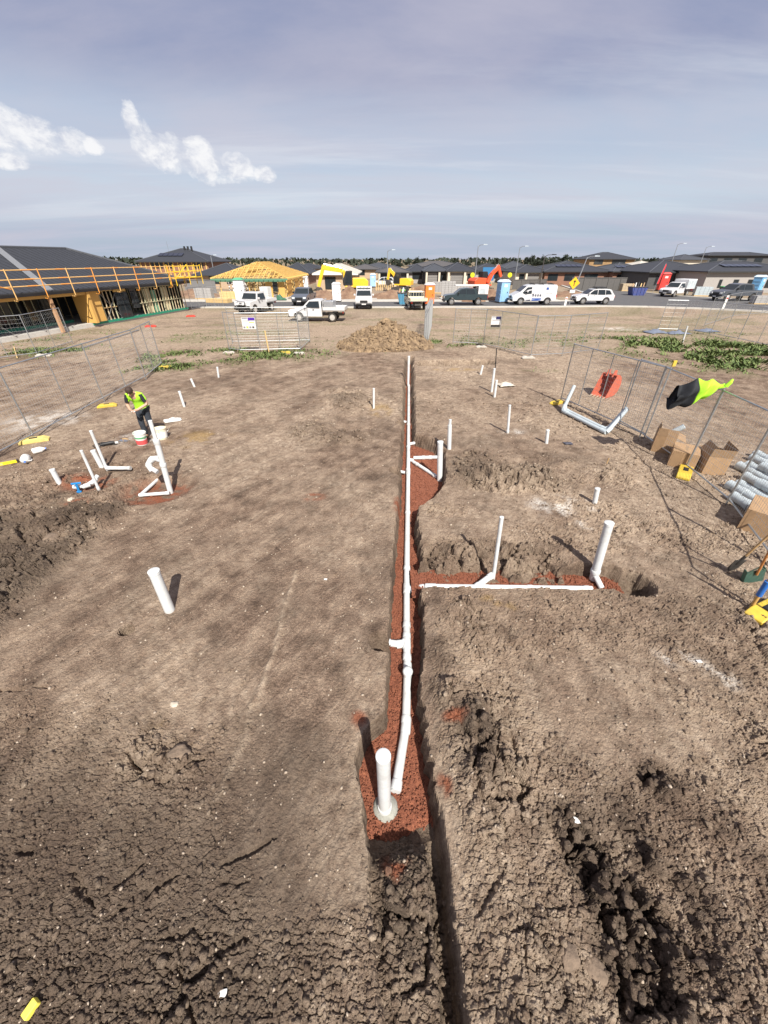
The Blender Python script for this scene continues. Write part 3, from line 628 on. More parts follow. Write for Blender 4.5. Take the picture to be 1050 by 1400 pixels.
# 45 degree saddle pieces where branches join
for px, py, dx, dy in ((556, 806, .17, -.14), (556, 880, -.16, -.14), (558, 629, .16, -.1)):
    q = A(px, py) - lp; m = MB(); m.tube([q + Vector((0, -dy * .6, 0)), q + Vector((dx * .6, dy * .15, 0)), q + Vector((dx, dy * .2, 0))], [.052, .055, .058], 16); m.build('junction', PVC, line, True)

riser((526, 1107), (524, 1034), .069, 'thick capped white riser at the near end of the main trench', FLOOR - .02, sock=.06)
m = MB(); c = G(527, 1107, FLOOR); m.lathe([(.15, -.02), (.13, .02), (.10, .035), (.02, .04)], 20, (c.x, c.y + .02, c.z)); tag(m.build('mortar_collar', mat('grey_mortar', (.27, .27, .24), .9, var=.2, scale=20, bump=.4), None, True), 'grey mortar collar around the foot of the near trench riser', 'mortar')
riser((558, 528), (559, 487), .055, 'white riser closing the far end of the long trench pipe', FLOOR + .02)
riser((601, 657), (602, 604), .075, 'white riser standing in the widened pit beside the main trench', FLOOR)
run('branch_pipe', 'short white branch running level from trench pipe into widened pit', [A(566, 626), A(603, 625)], .055, [(0, .35), (0, .6)])
run('branch_pipe', 'slanting white branch from trench pipe down to the pit riser', [A(566, 632), A(597, 652)], .05, [(0, .15), (0, .9)])
run('branch_pipe', 'stub of white pipe crossing the left trench wall opposite the pit', [A(553, 646, zp + .04), A(540, 643, zp + .07)], .042)
run('branch_pipe', 'tiny white pipe stub in the left wall far up the trench', [A(555, 577, zp + .04), A(549, 576, zp + .06)], .045)
run('branch_pipe', 'short white stub in the right trench wall just beyond the pit', [A(561, 607, zp), A(574, 604, zp + .05)], .05)
run('branch_pipe', 'white branch stub entering the left trench wall near the domed cap', [A(553, 879, zp), A(541, 880, zp + .02), A(519, 875, zp + .05)], .048, [(0, .6), (1, .5)])
zb = -.285 + .05
run('branch_pipe', 'long white pipe lying in the side trench on red gravel', [A(566, 804, zp), G(588, 802, zb), G(808, 805, zb)], .052, [(0, .5), (1, .02), (1, .35), (1, .62), (1, .97)])
run('branch_pipe', 'short white pipe elbowed up from side trench to the thin riser', [G(650, 803, zb), G(673, 786, zb + .16)], .055, [(0, .1), (0, .9)])
run('branch_pipe', 'short white pipe elbowed down from the thick leaning riser', [G(822, 803, zb), G(812, 783, zb + .14)], .05, [(0, .92)])
riser((675, 785), (686, 707), .034, 'thin tall white riser on an elbow beside the side trench', -.1)
riser((813, 785), (833, 715), .073, 'thick white riser leaning over the end hole of the side trench', -.12, sock=.06)
riser((232, 834), (210, 781), .079, 'thick short white riser alone on the smooth scraped pad')
o = riser((614, 616), (615, 581), .06, 'white riser with a narrower neck just behind the trench pit', -.05, cap=False)
T = XZ(615, 581, o.location.y) - o.location; m = MB(); m.tube([T, T + Vector((0, 0, .16))], .042, 18); m.build('neck', PVC, o, True)
riser((511, 559), (511, 531), .04, 'thin white riser on the rough soil left of the far trench')
riser((694, 592), (697, 554), .04, 'thin white riser set in a white dusty patch', sock=.06)
riser((672, 536), (676, 504), .05, 'white riser beside a black stake, the taller of the pair')
riser((676, 543), (679, 520), .05, 'white riser in front of its taller twin by the black stake')
riser((657, 512), (660, 500), .05, 'stubby white pipe leaning at the end of the far cross trench')
riser((747, 606), (749, 588), .05, 'short white riser beside a dark rag of netting')
riser((813, 687), (817, 668), .055, 'short white riser behind the white lime patch')
riser((252, 556), (245, 535), .045, 'white riser standing behind the workman on the dusty bank')
riser((266, 529), (261, 518), .045, 'stubby white pipe leaning on the bank beyond the workman')
riser((299, 516), (297, 502), .045, 'small white riser nearest the weeds on the bank')
# plumbing cluster beside the workman
riser((233, 672), (214, 603), .064, 'thick lower white riser rising from the red triangle pit', -.12, cap=False, sock=.55)
b = XZ(214, 604, G(233, 672, -.12).y); tall = thing('pipe_riser', 'slim white pipe continuing upward from the thick riser by the workman', 'pipe', b)
T = XZ(205, 575, b.y) - b; m = MB(); m.tube([-T * .1, T], .045, 18); m.build('pipe', PVC, tall, True); collar((0, 0, 0), T, .055, 'reducer', tall, ln=.12, k=1.3)
e = XZ(222, 630, G(233, 672, -.12).y + .02)
elb = run('elbow_pipe', 'hooked white elbow hanging off the side of the thick riser', [e, e + Vector((-.16, 0, .06)), e + Vector((-.3, -.02, -.02)), e + Vector((-.33, -.04, -.16)), e + Vector((-.16, -.1, -.24))], .055)
z1 = -.09
run('branch_pipe', 'white pipe lying across the front of the red triangle pit', [G(231, 674, z1), G(191, 677, z1)], .042, [(0, .06), (0, .94)])
run('branch_pipe', 'slanting white pipe forming the long side of the red triangle', [G(193, 676, z1), G(222, 650, z1)], .042, [(0, .95)])
riser((146, 641), (124, 589), .037, 'thin tall white riser rising from the level pipe left of the workman', -.06, sock=.05)
riser((140, 640), (127, 616), .062, 'thick stubby white pipe leaning behind the thin tall riser', -.06)
run('branch_pipe', 'level white pipe lying beside the thin tall riser', [G(146, 640, -.02), G(178, 640, .0)], .05, [(0, .08), (0, .95)])
riser((135, 669), (111, 616), .033, 'thin white riser with a foot flange in the rubble left of the workman', -.06, sock=.03)
run('branch_pipe', 'mud-spattered white fitting with a bend lying beside the blue clamp', [G(101, 666, 0), G(118, 664, 0), G(128, 658, .03), G(133, 651, .1)], .05, [(0, .2)])
riser((84, 665), (71, 642), .06, 'short thick white riser nearest the yellow spirit level')
riser((677, 506), (679, 476), .022, 'black stake standing beside the pair of far risers', name='stake', material=BLACK, cap=False)
m = MB(); q = on(109, 674); m.box(-.025, .025, -.012, .012, 0, .3); m.box(-.1, .1, -.018, .018, .27, .31); m.box(-.05, .05, -.015, .015, .02, .06)
tag(m.build('pipe_clamp', mat('blue_plastic', (.02, .22, .55), .45), None, False, q, (0.15, .1, .5), .006), 'small blue plastic clamp standing in the rubble', 'clamp')

# ---------------------------------------------------------------- small things on the ground
def bucket(px, py, r, h, label, body, band=None, tilt=(0, 0, 0), rim=None):
    o = thing('bucket', label, 'bucket', on(px, py)); o.rotation_euler = tilt
    m = MB(); m.lathe([(r * .84, 0), (r * .86, .01), (r, h), (r * 1.05, h), (r * 1.05, h - .03), (r * .97, h - .03), (r * .8, .03), (.01, .028)], 28); m.build('shell', body, o, True)
    if band:
        for nm, z0, z1, mt in band:
            f = lambda z: r * (.86 + .14 * z / h) + .003
            m = MB(); m.lathe([(f(z0) - .01, z0), (f(z0), z0), (f(z1), z1), (f(z1) - .01, z1)], 28); m.build(nm, mt, o, True)
    m = MB(); m.tube([(r * 1.03 * math.cos(a), r * 1.03 * math.sin(a) * .3 - r * .95, h * .85 - .12 * math.sin(a)) for a in np.linspace(0, math.pi, 9)], .006, 6); m.build('handle', GALV, o, True)
    return o
WPL = mat('white_plastic', (.78, .77, .73), .45, var=.04, dirt=.3)
GREENP = mat('green_print', (.10, .34, .16), .5); REDP = mat('red_print', (.62, .09, .09), .5)
bucket(195, 607, .17, .38, 'white bucket with green band and red lower print at the workman\'s feet', WPL, [('green_band', .22, .27, GREENP), ('red_band', .03, .17, REDP)], (.04, .05, .3))
bucket(222, 600, .19, .36, 'muddy cream bucket behind the slim pipe by the workman', mat('cream_plastic', (.72, .66, .50), .5, var=.06, dirt=.4), [('label_sheet', .06, .24, WPL)], (-.05, .08, 1.2))
# spirit level
p, q = on(-20, 640, .03), on(27, 632, .05); o = thing('spirit_level', 'yellow spirit level lying on the bank below the fence', 'level', p); v = q - p
m = MB(); m.bar((0, 0, 0), v, .03, .075); m.build('body', mat('level_yellow', (.80, .62, .03), .4, var=.05), o)
m = MB(); m.bar(v * .94, v * 1.0, .034, .08); m.build('end_cap', BLACK, o); m = MB(); m.bar(v * .45, v * .52, .036, .05); m.build('vial', mat('vial_green', (.5, .75, .2), .2), o)
# white plastic jugs
def jug(px, py, rz, label, s=1.0):
    o = thing('plastic_jug', label, 'jug', on(px, py, .06), rz); o.rotation_euler = (R(86), .25, rz)
    m = MB(); m.lathe([(.075 * s, 0), (.085 * s, .02), (.085 * s, .2 * s), (.05 * s, .26 * s), (.025 * s, .29 * s), (.02, .3 * s)], 18); m.build('body', WPL, o, True)
    m = MB(); m.tube([(.05 * s, 0, .26 * s), (.1 * s, 0, .24 * s), (.11 * s, 0, .16 * s), (.08 * s, 0, .12 * s)], .012, 8); m.build('handle', WPL, o, True)
    m = MB(); m.lathe([(.028, .3 * s), (.028, .33 * s)], 14); m.build('lid', mat('blue_lid', (.1, .2, .5), .4), o, True)
jug(37, 628, .6, 'larger white plastic jug lying by the end of the spirit level', 1.3); jug(46, 620, 2.2, 'smaller white plastic jug lying against the fence foot', 1.0)
# angle grinder-like black tool with a cord
o = thing('power_tool', 'black corded power tool lying beside the green banded bucket', 'tool', on(148, 609, .05), .5)
m = MB(); m.tube([(-.2, 0, 0), (-.12, 0, .01), (.08, 0, .02), (.18, 0, .02)], [.035, .05, .055, .04], 14); m.build('body', BLACK, o, True)
m = MB(); m.lathe([(.075, 0), (.08, .012), (.02, .02)], 18, (.2, 0, -.03)); m.build('disc_guard', STEEL_DK, o, True)
m = MB(); m.tube([(-.2 + .25 * math.cos(a) * (1 - .03 * i), .16 * math.sin(a) + .05, -.02 + .006 * (i % 5)) for i, a in enumerate(np.linspace(0, 9, 26))], .011, 6); m.build('cord', BLACK, o, True)
m = MB(); m.box(.2, .28, -.04, .02, -.03, .03); m.build('label_sticker', PAPER, o)
# trowel and scraps
o = thing('trowel', 'pale trowel lying between the black tool and the bucket', 'trowel', on(171, 604, .03), -.3)
m = MB(); m.slab([(-.2, -.06, 0), (.05, -.05, 0), (.12, 0, 0), (.05, .05, 0), (-.2, .06, 0)], .006); m.build('blade', CHROME, o)
m = MB(); m.tube([(-.05, 0, .01), (-.06, 0, .07), (.05, 0, .08), (.17, 0, .075)], [.01, .01, .02, .016], 10); m.build('handle', mat('tan_wood', (.45, .30, .15), .6), o, True)
def crumpled(name, px, py, s, label, cat, mt, seed, tall=.25, rz=0):
    rng = np.random.default_rng(seed); n = 12; u = np.linspace(-1, 1, n); X, Y = np.meshgrid(u, u); Z = tall * s * (.5 + fbm(X * 1.7 + seed, Y * 1.7, seed, 3)) * (1.15 - np.maximum(abs(X), abs(Y)))
    X2 = X * s * (1 + .25 * fbm(X, Y, seed + 1, 2)); Y2 = Y * s * .7 * (1 + .3 * fbm(X, Y + 4, seed + 2, 2)); me = grid_mesh(name, X2, Y2, np.maximum(Z, 0), mt, {}); o = link(name, me, mt, None, False, on(px, py, .02), (0, 0, rz))
    md = o.modifiers.new('t', 'SOLIDIFY'); md.thickness = .004; return tag(o, label, cat)
crumpled('plastic_sheet', 236, 575, .28, 'crumpled white plastic sheet on the bank behind the cream bucket', 'sheet', PAPER, 3, .3, .5)
crumpled('plastic_bag', 691, 527, .35, 'pale torn cement bag beside the pair of far risers', 'bag', mat('cement_bag', (.55, .50, .42), .8, dirt=.3), 5, .6, .2)
crumpled('paper_scrap', 955, 905, .035, 'small white scrap on the pale lime smear', 'scrap', PAPER, 8); crumpled('paper_scrap', 789, 1122, .035, 'white paper scrap among dark clods right of the trench', 'scrap', PAPER, 9)
crumpled('paper_scrap', 305, 1358, .03, 'tiny white scrap on the soil near the yellow block', 'scrap', PAPER, 10); crumpled('paper_scrap', 8, 709, .06, 'white scrap lying on the crumbly left bank', 'scrap', PAPER, 11)
crumpled('netting_rag', 776, 607, .13, 'small dark rag of netting beside the short riser', 'rag', mat('dark_net', (.06, .06, .08), .8), 12, .6)
crumpled('paper_scrap', 445, 793, .03, 'white scrap on the pad left of the trench', 'scrap', PAPER, 13)
o = on(45, 1380, .03); m = MB(); m.box(-.032, .032, -.048, .048, -.025, .025)
tag(m.build('yellow_block', mat('pale_yellow', (.80, .68, .10), .6, var=.12, scale=15, dirt=.3), None, False, o, (.15, -.1, -.45), .008), 'bright yellow block lying on dark crumbly soil', 'block')
for i, (px, py, s, lb) in enumerate(((238, 963, .05, 'pale rounded stone on the scraped pad below the lone riser'), (848, 793, .07, 'pale stone in the red gravel at the side trench end'), (812, 1325, .1, 'big rounded clay lump in the dark dug hollow'),
                                     (780, 1310, .085, 'angular clay lump beside the big rounded one in the hollow'), (70, 735, .17, 'broad flat slab of brown clay on the left bank'), (245, 1030, .12, 'flat brown clay slab half sunk in the left pad'), (97, 683, .09, 'pale lump of mortar beside the blue clamp'))):
    q = on(px, py); v, f = ico(3); nn = fbm(v[:, 0] * 1.6 + i * 7, v[:, 1] * 1.6 + v[:, 2], 200 + i, 3); v = v * (1 + .35 * nn[:, None]) * np.array([1, .8, .45]) * s
    mb = MB(); mb.add([tuple(x) for x in v], [tuple(int(k) for k in x) for x in f])
    pl = i in (0, 1, 6); mt = mat('pale_stone', (.46, .40, .32), .9, var=.15, scale=14, bump=.4) if pl else mat('brown_clay', (.17, .125, .09), .95, var=.28, scale=12, bump=.9, bscale=25)
    tag(mb.build('stone' if pl else 'clay_lump', mt, None, True, q, (0, 0, i * 1.3)), lb, 'stone' if pl else 'clay lump')

# ---------------------------------------------------------------- soil heap
def soil_heap():
    c = G(522, 480); n = 150; u = np.linspace(-1, 1, n); X, Y = np.meshgrid(u, u); r = np.hypot(X * (1 - .12 * X), Y)
    H = 1.6 * np.clip(1 - r ** .9 + .16 * fbm(X * 2.6, Y * 2.6, 305, 3) * (1 - r), 0, 1) * (1 + .45 * fbm(X * 2.2, Y * 2.2, 301, 3)); H = np.clip(H, 0, None)
    X2, Y2 = X * 3.3, Y * 2.2; H += np.where(H > .02, .8 * clods(X2, Y2, .5, 302) + .8 * clods(X2, Y2, .16, 303) + .05 * fbm(X2 * 3, Y2 * 3, 304, 3), 0) - .04
    mt = mat('ochre_spoil', (.095, .062, .038), .95, scale=3.6, col2=(.31, .22, .13), bump=.8, bscale=14)
    o = link('soil_heap', grid_mesh('soil_heap', X2, Y2, H, mt, {}, False), mt, None, False, (c.x, c.y + 1.6, 0)); tag(o, 'tall heap of ochre and brown spoil at the far end of the trench', 'soil heap')
    rng = np.random.default_rng(8); k = rng.integers(5, n - 5, (3200, 2)); P = np.stack([X2[k[:, 0], k[:, 1]], Y2[k[:, 0], k[:, 1]], H[k[:, 0], k[:, 1]]], -1); sel = P[:, 2] > .03; P = P[sel]
    tag(link('spoil_lumps', scatter_mesh('spoil_lumps', P, .025 + .12 * rng.random(len(P)) ** 4, mt, 1, 12), mt, o), kind='stuff')
soil_heap()
def spoil_pile(px, py, rx, ry, hh, label, mt, seed):
    c = G(px, py); n = 40; u = np.linspace(-1, 1, n); X, Y = np.meshgrid(u, u); r = np.hypot(X, Y)
    H = hh * np.clip(1 - r, 0, 1) ** .7 * (1 + .5 * fbm(X * 3 + seed, Y * 3, seed, 3)); H = np.clip(H, 0, None) + np.where(r < .95, .6 * clods(X * rx, Y * ry, .5, seed + 1), 0) - .05
    tag(link('spoil_pile', grid_mesh('spoil_pile', X * rx, Y * ry, H, mt, {}), mt, None, False, c), label, 'soil heap')
# ---------------------------------------------------------------- temporary fences
def fence(p, q, label, group, h=2.1, mids=1, sx=.1, sz=.16, lean=0.0, r=.021, name='temporary_fence', wire=.0045):
    p, q = Vector(p), Vector(q); p.z += .06; q.z += .06; v = q - p; L = math.hypot(v.x, v.y)
    o = thing(name, label, 'fence', p, math.atan2(v.y, v.x), group); dz = v.z
    o.rotation_euler = (lean, -math.atan2(dz, L), math.atan2(v.y, v.x))
    for x in (0, L):
        m = MB(); m.tube([(x, 0, -.05), (x, 0, h)], r, 10); m.build('post', GALV, o, True)
    for z in (.1, h - .03):
        m = MB(); m.tube([(0, 0, z), (L, 0, z)], r * .9, 8); m.build('rail', GALV, o, True)
    for k in range(mids):
        x = L * (k + 1) / (mids + 1); m = MB(); m.tube([(x, .01, .1), (x, .01, h - .03)], r * .8, 8); m.build('brace', GALV, o, True)
    m = MB(); w = wire / 2
    def wr(a, b):
        d = (Vector(b) - Vector(a)); up = Vector((0, 0, 1)) if abs(d.z) < .5 * d.length else Vector((1, 0, 0)); i = len(m.v); s = d.cross(up).normalized()
        for e in (a, b):
            e = Vector(e); m.v += [tuple(e + up * w), tuple(e - up * w * .5 + s * w), tuple(e - up * w * .5 - s * w)]
        m.f += [(i, i + 1, i + 4, i + 3), (i + 1, i + 2, i + 5, i + 4), (i + 2, i, i + 3, i + 5)]
    n = max(2, int(L / sx))
    for k in range(1, n): wr((L * k / n, 0, .1), (L * k / n, 0, h - .03))
    n = int(h / sz)
    for k in range(1, n): wr((0, 0, .1 + (h - .13) * k / n), (L, 0, .1 + (h - .13) * k / n))
    m.build('wire_mesh', WIRE, o)
    return o
def foot(px, py, label, group, mt=None, s=1.0, rz=0.0, at=None):
    o = thing('ballast_block', label, 'fence foot', at or on(px, py), rz, group)
    m = MB(); m.prism([(-.33 * s, 0), (.33 * s, 0), (.33 * s, .05 * s), (.22 * s, .11 * s), (-.22 * s, .11 * s), (-.33 * s, .05 * s)], -.12 * s, .12 * s); m.build('block', mt or YELLOW, o, bevel=.015)
    m = MB(); m.box(-.09 * s, .09 * s, -.045 * s, .045 * s, .10 * s, .117 * s); m.build('grip_slot', BLACK, o)
FL = 'fence panels along the left side of the lot'
lf = [on(-75, 665), on(48, 600), on(143, 549), on(200, 519), on(222, 500)]
for (a, b), lb in zip(zip(lf, lf[1:]), ('left boundary fence panel behind the yellow spirit level', 'left boundary fence panel behind the white jugs', 'left boundary fence panel between two yellow feet behind the workman', 'narrow left boundary fence panel ending at the weeds')):
    fence(a, b, lb, FL, mids=1 if (b - a).length > 2 else 0)
foot(48, 604, 'broken pale yellow fence foot near the white jugs', 'fence feet', mat('faded_yellow', (.66, .52, .16), .7, var=.15, dirt=.5), 1.15, .5); foot(147, 556, 'yellow fence foot behind the workman', 'fence feet', None, 1.0, .4); foot(226, 503, 'yellow fence foot at the edge of the weeds', 'fence feet', None, 1.0, .1)
# panels across the back of the lot
FB = 'fence panels across the back of the lot'
p1, p2, p3, p4 = on(314, 480), on(329, 482), on(411, 480), on(424, 468)
fence(p1, p2, 'narrow return panel at the left end of the boxed-in fence', FB, mids=0); f0 = fence(p2, p3, 'long fence panel in the weeds carrying a purple and white sign', FB, mids=2); fence(p3, p4, 'short side panel closing the fenced box in the weeds', FB, mids=0)
p5 = on(318, 470); fence(p5, p4, 'rear panel of the small fenced box in the weeds', FB, mids=2)
p6 = on(579, 472); p7 = on(586, 447)
for k in range(3): fence(p6 + Vector((.12 * k, 0, 0)), p7 + Vector((.12 * k, 0, 0)), 'grey fence panel in the bundle stacked edge-on beside the soil heap', 'bundle of stacked fence panels', mids=1)
p8, p9, p10 = on(660, 473), on(725, 489), on(766, 549)
fence(on(619, 471), p8, 'fence panel with a white concrete foot left of the dark sign', FB, mids=1); f1 = fence(p8, p9, 'long fence panel carrying a dark blue and white sign', FB, mids=2); fence(p9, on(768, 487), 'back fence panel just right of the bend by the concrete foot', FB, mids=1); fence(on(768, 487), on(816, 481), 'end panel of the back fence reaching towards the green weeds', FB, mids=1)
foot(658, 475, 'pale concrete fence foot below the dark sign', 'concrete fence feet', CONC_BLOCK); foot(722, 490, 'pale concrete fence foot at the bend of the back fence', 'concrete fence feet', CONC_BLOCK, 1.1)
foot(579, 474, 'yellow fence foot under the bundle of stacked panels', 'fence feet'); foot(390, 483, 'yellow fence foot under the fenced box', 'fence feet', None, 1.0); foot(313, 483, 'white fence foot at the left end of the fenced box', 'concrete fence feet', CONC_BLOCK); foot(409, 484, 'white concrete foot at the right end of the fenced box', 'concrete fence feet', CONC_BLOCK)
# right boundary
FR = 'fence panels along the right side of the lot'
rf = [p10, on(874, 598), on(936, 643), on(992, 690), on(1052, 772), on(1130, 900)]
for i, (lb, md) in enumerate((('right corner fence panel in front of the red digger bucket', 3), ('right fence panel with a yellow tag on its post', 0), ('right fence panel between the shirt and the grey pipes', 0), ('right fence panel in front of the large cardboard box', 0), ('right fence panel with tools leaning on it', 0))):
    fence(rf[i], rf[i + 1], lb, FR, mids=md, sx=.075, sz=.15, wire=.005)
fence(on(846, 582), on(880, 600), 'short loose panel overlapping the fence beside the grey bent pipes', FR, mids=0)
foot(762, 552, 'yellow fence foot at the right corner beside the bent pipes', 'fence feet', None, 1.0, .5); foot(935, 648, 'bright yellow fence foot below the hanging shirt', 'fence feet', None, 1.25, .9); foot(1046, 838, 'yellow fence foot beside the blue handled tool', 'fence feet', None, 1.1, .4)
q = XZ(922, 497, rf[1].y); m = MB(); m.box(-.06, .06, -.02, .02, -.08, .08); tag(m.build('fence_tag', YELLOW, None, False, q, (0, 0, .3), .005), 'yellow plastic tag clipped to the top of a fence post', 'tag')
# far right fences
FF = 'fence panels around the neighbouring lot on the right'
ff = [on(899, 452), on(926, 453), on(970, 458), on(1008, 466), on(1062, 478)]
for (a, b), lb in zip(zip(ff, ff[1:]), ('neighbouring lot fence panel with blue cloth at its foot', 'neighbouring lot fence panel behind the white stake', 'neighbouring lot fence panel above the green weeds', 'neighbouring lot fence panel above the white flowers')): fence(a, b, lb, FF, mids=1, sx=.2, sz=.3)
fg = [on(962, 447), on(1000, 434), on(1040, 430), on(1085, 430)]
for (a, b), lb in zip(zip(fg, fg[1:]), ('far return panel of the neighbouring lot running to the road', 'far panel of the neighbouring lot below the grey ute', 'far panel of the neighbouring lot below the blue toilet')): fence(a, b, lb, FF, mids=1, sx=.25, sz=.3)
fh = [on(263, 424), on(283, 421), on(306, 421)]
for (a, b), lb in zip(zip(fh, fh[1:]), ('grey fence panel at the far corner of the framed house', 'grey fence panel on the verge before the timber house')): fence(a, b, lb, 'fence panels near the framed house', mids=1, sx=.25, sz=.3)
fl = [on(-30, 497), on(52, 486), on(100, 470)]
for (a, b), lb in zip(zip(fl, fl[1:]), ('fence panel before the porch of the framed house', 'fence panel before the strand board wall of the framed house')): fence(a, b, lb, 'fence panels near the framed house', mids=1, sx=.15, sz=.2)
for px, py, lb in ((206, 447, 'red fence foot nearest the framed house'), (261, 433, 'red fence foot at the far corner of the framed house')): foot(px, py, lb, 'red fence feet', mat('red_plastic', (.6, .05, .03), .5), 1.3, .2)
foot(60, 487, 'pale concrete foot before the framed house', 'concrete fence feet', CONC_BLOCK, 1.2, .2)
for px, py, lb in ((896, 455, 'grey blue cloth bunched at the corner post of the neighbouring fence'), (925, 456, 'grey blue cloth bunched beside the white stake'), (968, 453, 'grey blue cloth bunched under the return panel of the neighbouring fence')):
    crumpled('ground_cloth', px, py, .75, lb, 'cloth', mat('blue_grey_cloth', (.13, .15, .20), .85), px, .35)['group'] = 'blue grey cloths under the neighbouring fence'
riser((933, 468), (940, 446), .05, 'white plastic stake among the green weeds', name='stake'); riser((368, 483), (362, 452), .04, 'pale stake standing inside the small fenced box', name='stake', cap=False, material=PINE)
# small signs wired to the fences
PURP = mat('sign_purple', (.07, .02, .30), .5); LIME = mat('sign_green', (.42, .55, .08), .5); DKB = mat('sign_navy', (.02, .02, .09), .5); GREYP = mat('sign_grey', (.22, .22, .24), .5)
def sign(px, py, w, h, label, bands, Y):
    c = XZ(px, py, Y); o = thing('site_sign', label, 'sign', c, 0); m = MB(); m.box(-w / 2, w / 2, -.006, .006, -h / 2, h / 2); m.build('board', PAPER, o)
    for nm, x0, x1, z0, z1, mt in bands:
        m = MB(); m.box(x0 * w, x1 * w, -.010, -.0062, z0 * h, z1 * h); m.build(nm, mt, o)
sign(340, 442, .78, .62, 'small white fence sign with purple corner and green print', [('purple_panel', -.02, .48, .24, .48, PURP), ('dark_print', -.46, -.05, .38, .47, GREYP), ('dark_print', -.4, .1, .18, .22, GREYP), ('green_print', 0.05, .42, .04, .11, LIME)] +
     [('icon_print', -.44 + .22 * k, -.44 + .22 * k + .15, -.42, -.26, (GREYP, LIME, GREYP, STEEL_DK)[k]) for k in range(4)], p2.y - .04)
sign(678, 440, .58, .60, 'small fence sign with navy top and dark icon row', [('navy_panel', -.04, .49, .22, .49, DKB), ('dark_print', -.46, .06, .40, .48, GREYP), ('dark_print', -.4, .42, .12, .18, GREYP), ('dark_strip', -.49, .49, -.49, -.26, STEEL_DK)] +
     [('icon_print', -.42 + .22 * k, -.42 + .22 * k + .12, -.42, -.33, PAPER) for k in range(4)], (p8.y + p9.y) / 2 + .8)

# ---------------------------------------------------------------- things beside the right fence
def carton(px, py, w, d, h, rz, label, flaps=(1, 1, 1, 1), ang=(120, 120, 120, 120), closed=False, sheet=True):
    o = thing('cardboard_box', label, 'cardboard box', on(px, py), rz, 'cardboard boxes behind the right fence'); t = .006
    for nm, a in (('side_panel', (-w / 2, w / 2, -d / 2, -d / 2 + t)), ('side_panel', (-w / 2, w / 2, d / 2 - t, d / 2)), ('end_panel', (-w / 2, -w / 2 + t, -d / 2 + t, d / 2 - t)), ('end_panel', (w / 2 - t, w / 2, -d / 2 + t, d / 2 - t))):
        m = MB(); m.box(*a, 0, h); m.build(nm, CARD, o)
    m = MB(); m.box(-w / 2 + t, w / 2 - t, -d / 2 + t, d / 2 - t, 0, t); m.build('base', CARD_IN, o)
    if closed:
        for s in (-1, 1): m = MB(); m.box(-w / 2, w / 2, -.004 if s > 0 else -d / 2, d / 2 if s > 0 else -.006, h, h + t); m.build('flap', CARD, o)
        m = MB(); m.box(-w / 2 * .4, w / 2 * .4, -.03, .03, h + t, h + t + .002); m.build('tape', mat('brown_tape', (.30, .20, .10), .3), o)
    else:
        hinge = [((0, -d / 2, h), 0, w, d / 2), ((0, d / 2, h), math.pi, w, d / 2), ((-w / 2, 0, h), -math.pi / 2, d, w / 3), ((w / 2, 0, h), math.pi / 2, d, w / 3)]
        for k, (c, a, ww, dd) in enumerate(hinge):
            if not flaps[k]: continue
            m = MB(); m.box(-ww / 2 + .004, ww / 2 - .004, 0, dd, -t / 2, t / 2)
            f = m.build('flap', CARD_IN, o); f.location = c; f.rotation_euler = (R(ang[k]), 0, a)
    if sheet:
        m = MB(); m.box(w * .05, w * .4, -d / 2 - .004, -d / 2 - .001, h * .2, h * .6); m.build('label_sheet', PAPER, o)
    return o
carton(903, 614, .62, .5, .5, 1.0, 'open cardboard box with a grey pipe end sticking out', ang=(200, 80, 85, 190)); carton(930, 634, .74, .6, .45, .95, 'closed cardboard box between the two open ones', closed=True); carton(968, 642, .66, .5, .5, 1.25, 'open cardboard box with raised flaps beside the yellow foot', ang=(95, 60, 100, 190))
carton(1040, 722, .85, .7, .5, .75, 'large closed cardboard box with one end gaping, near the leaning shovel', closed=True, sheet=False)
q = on(908, 608); run('pipe_offcut', 'grey pipe offcut poking out of the open cardboard box', [q + Vector((-.1, .1, .2)), q + Vector((.25, -.12, .62))], .075, material=PVC_GREY)
# bundle of long grey pipes
d = Vector((.10, -1, 0)).normalized()
for lay, ends in ((0, ((8.18, 7.75), (8.5, 8.3), (8.76, 8.35), (9.25, 8.75), (9.55, 9.35), (9.82, 9.4), (10.3, 9.85), (10.6, 10.1))), (1, ((8.9, 8.0), (9.7, 8.9)))):
    for ex, ey in ends:
        a = Vector((ex, ey, .11 + .2 * lay))
        o = thing('stormwater_pipe', 'long pale grey plastic pipe in the stack behind the right fence', 'pipe', a, 0, 'long grey pipes stacked behind the right fence')
        m = MB(); m.tube([(0, 0, 0), d * 3.4], .105, 20, False); m.tube([d * 3.39, d * .01], .095, 20, False); m.build('barrel', PVC_GREY, o, True)
        for e in (.0, .35): m2 = MB(); m2.tube([d * e, d * (e + .12)], .118, 20, True) if e else m2.tube([d * .0, d * .16], .117, 20, False); m2.build('socket', PVC_GREY, o, True)
# bent grey pipes lying at the corner
z = .07; a, b = G(769, 562, z), G(829, 592, z); a.z = b.z = Zt(a.x, a.y) + .08
ta, tb = XZ(784, 530, a.y + .25), XZ(857, 560, b.y + .45)
for k, (off, lb) in enumerate(((Vector((0, 0, 0)), 'front grey pipe with both ends bent up at the fence corner'), (Vector((.12, .22, 0)), 'rear grey pipe with both ends bent up at the fence corner'))):
    aa, bb = a + off, b + off; u = (bb - aa).normalized(); w1, w2 = (ta + off - aa), (tb + off - bb)
    run('bent_pipe', lb, [aa + w1, aa + w1.normalized() * .12, aa + u * .12, bb - u * .12, bb + w2.normalized() * .12, bb + w2 * (.95 if k else 1)], .062, [(2, .05), (2, .95)], material=PVC_GREY)
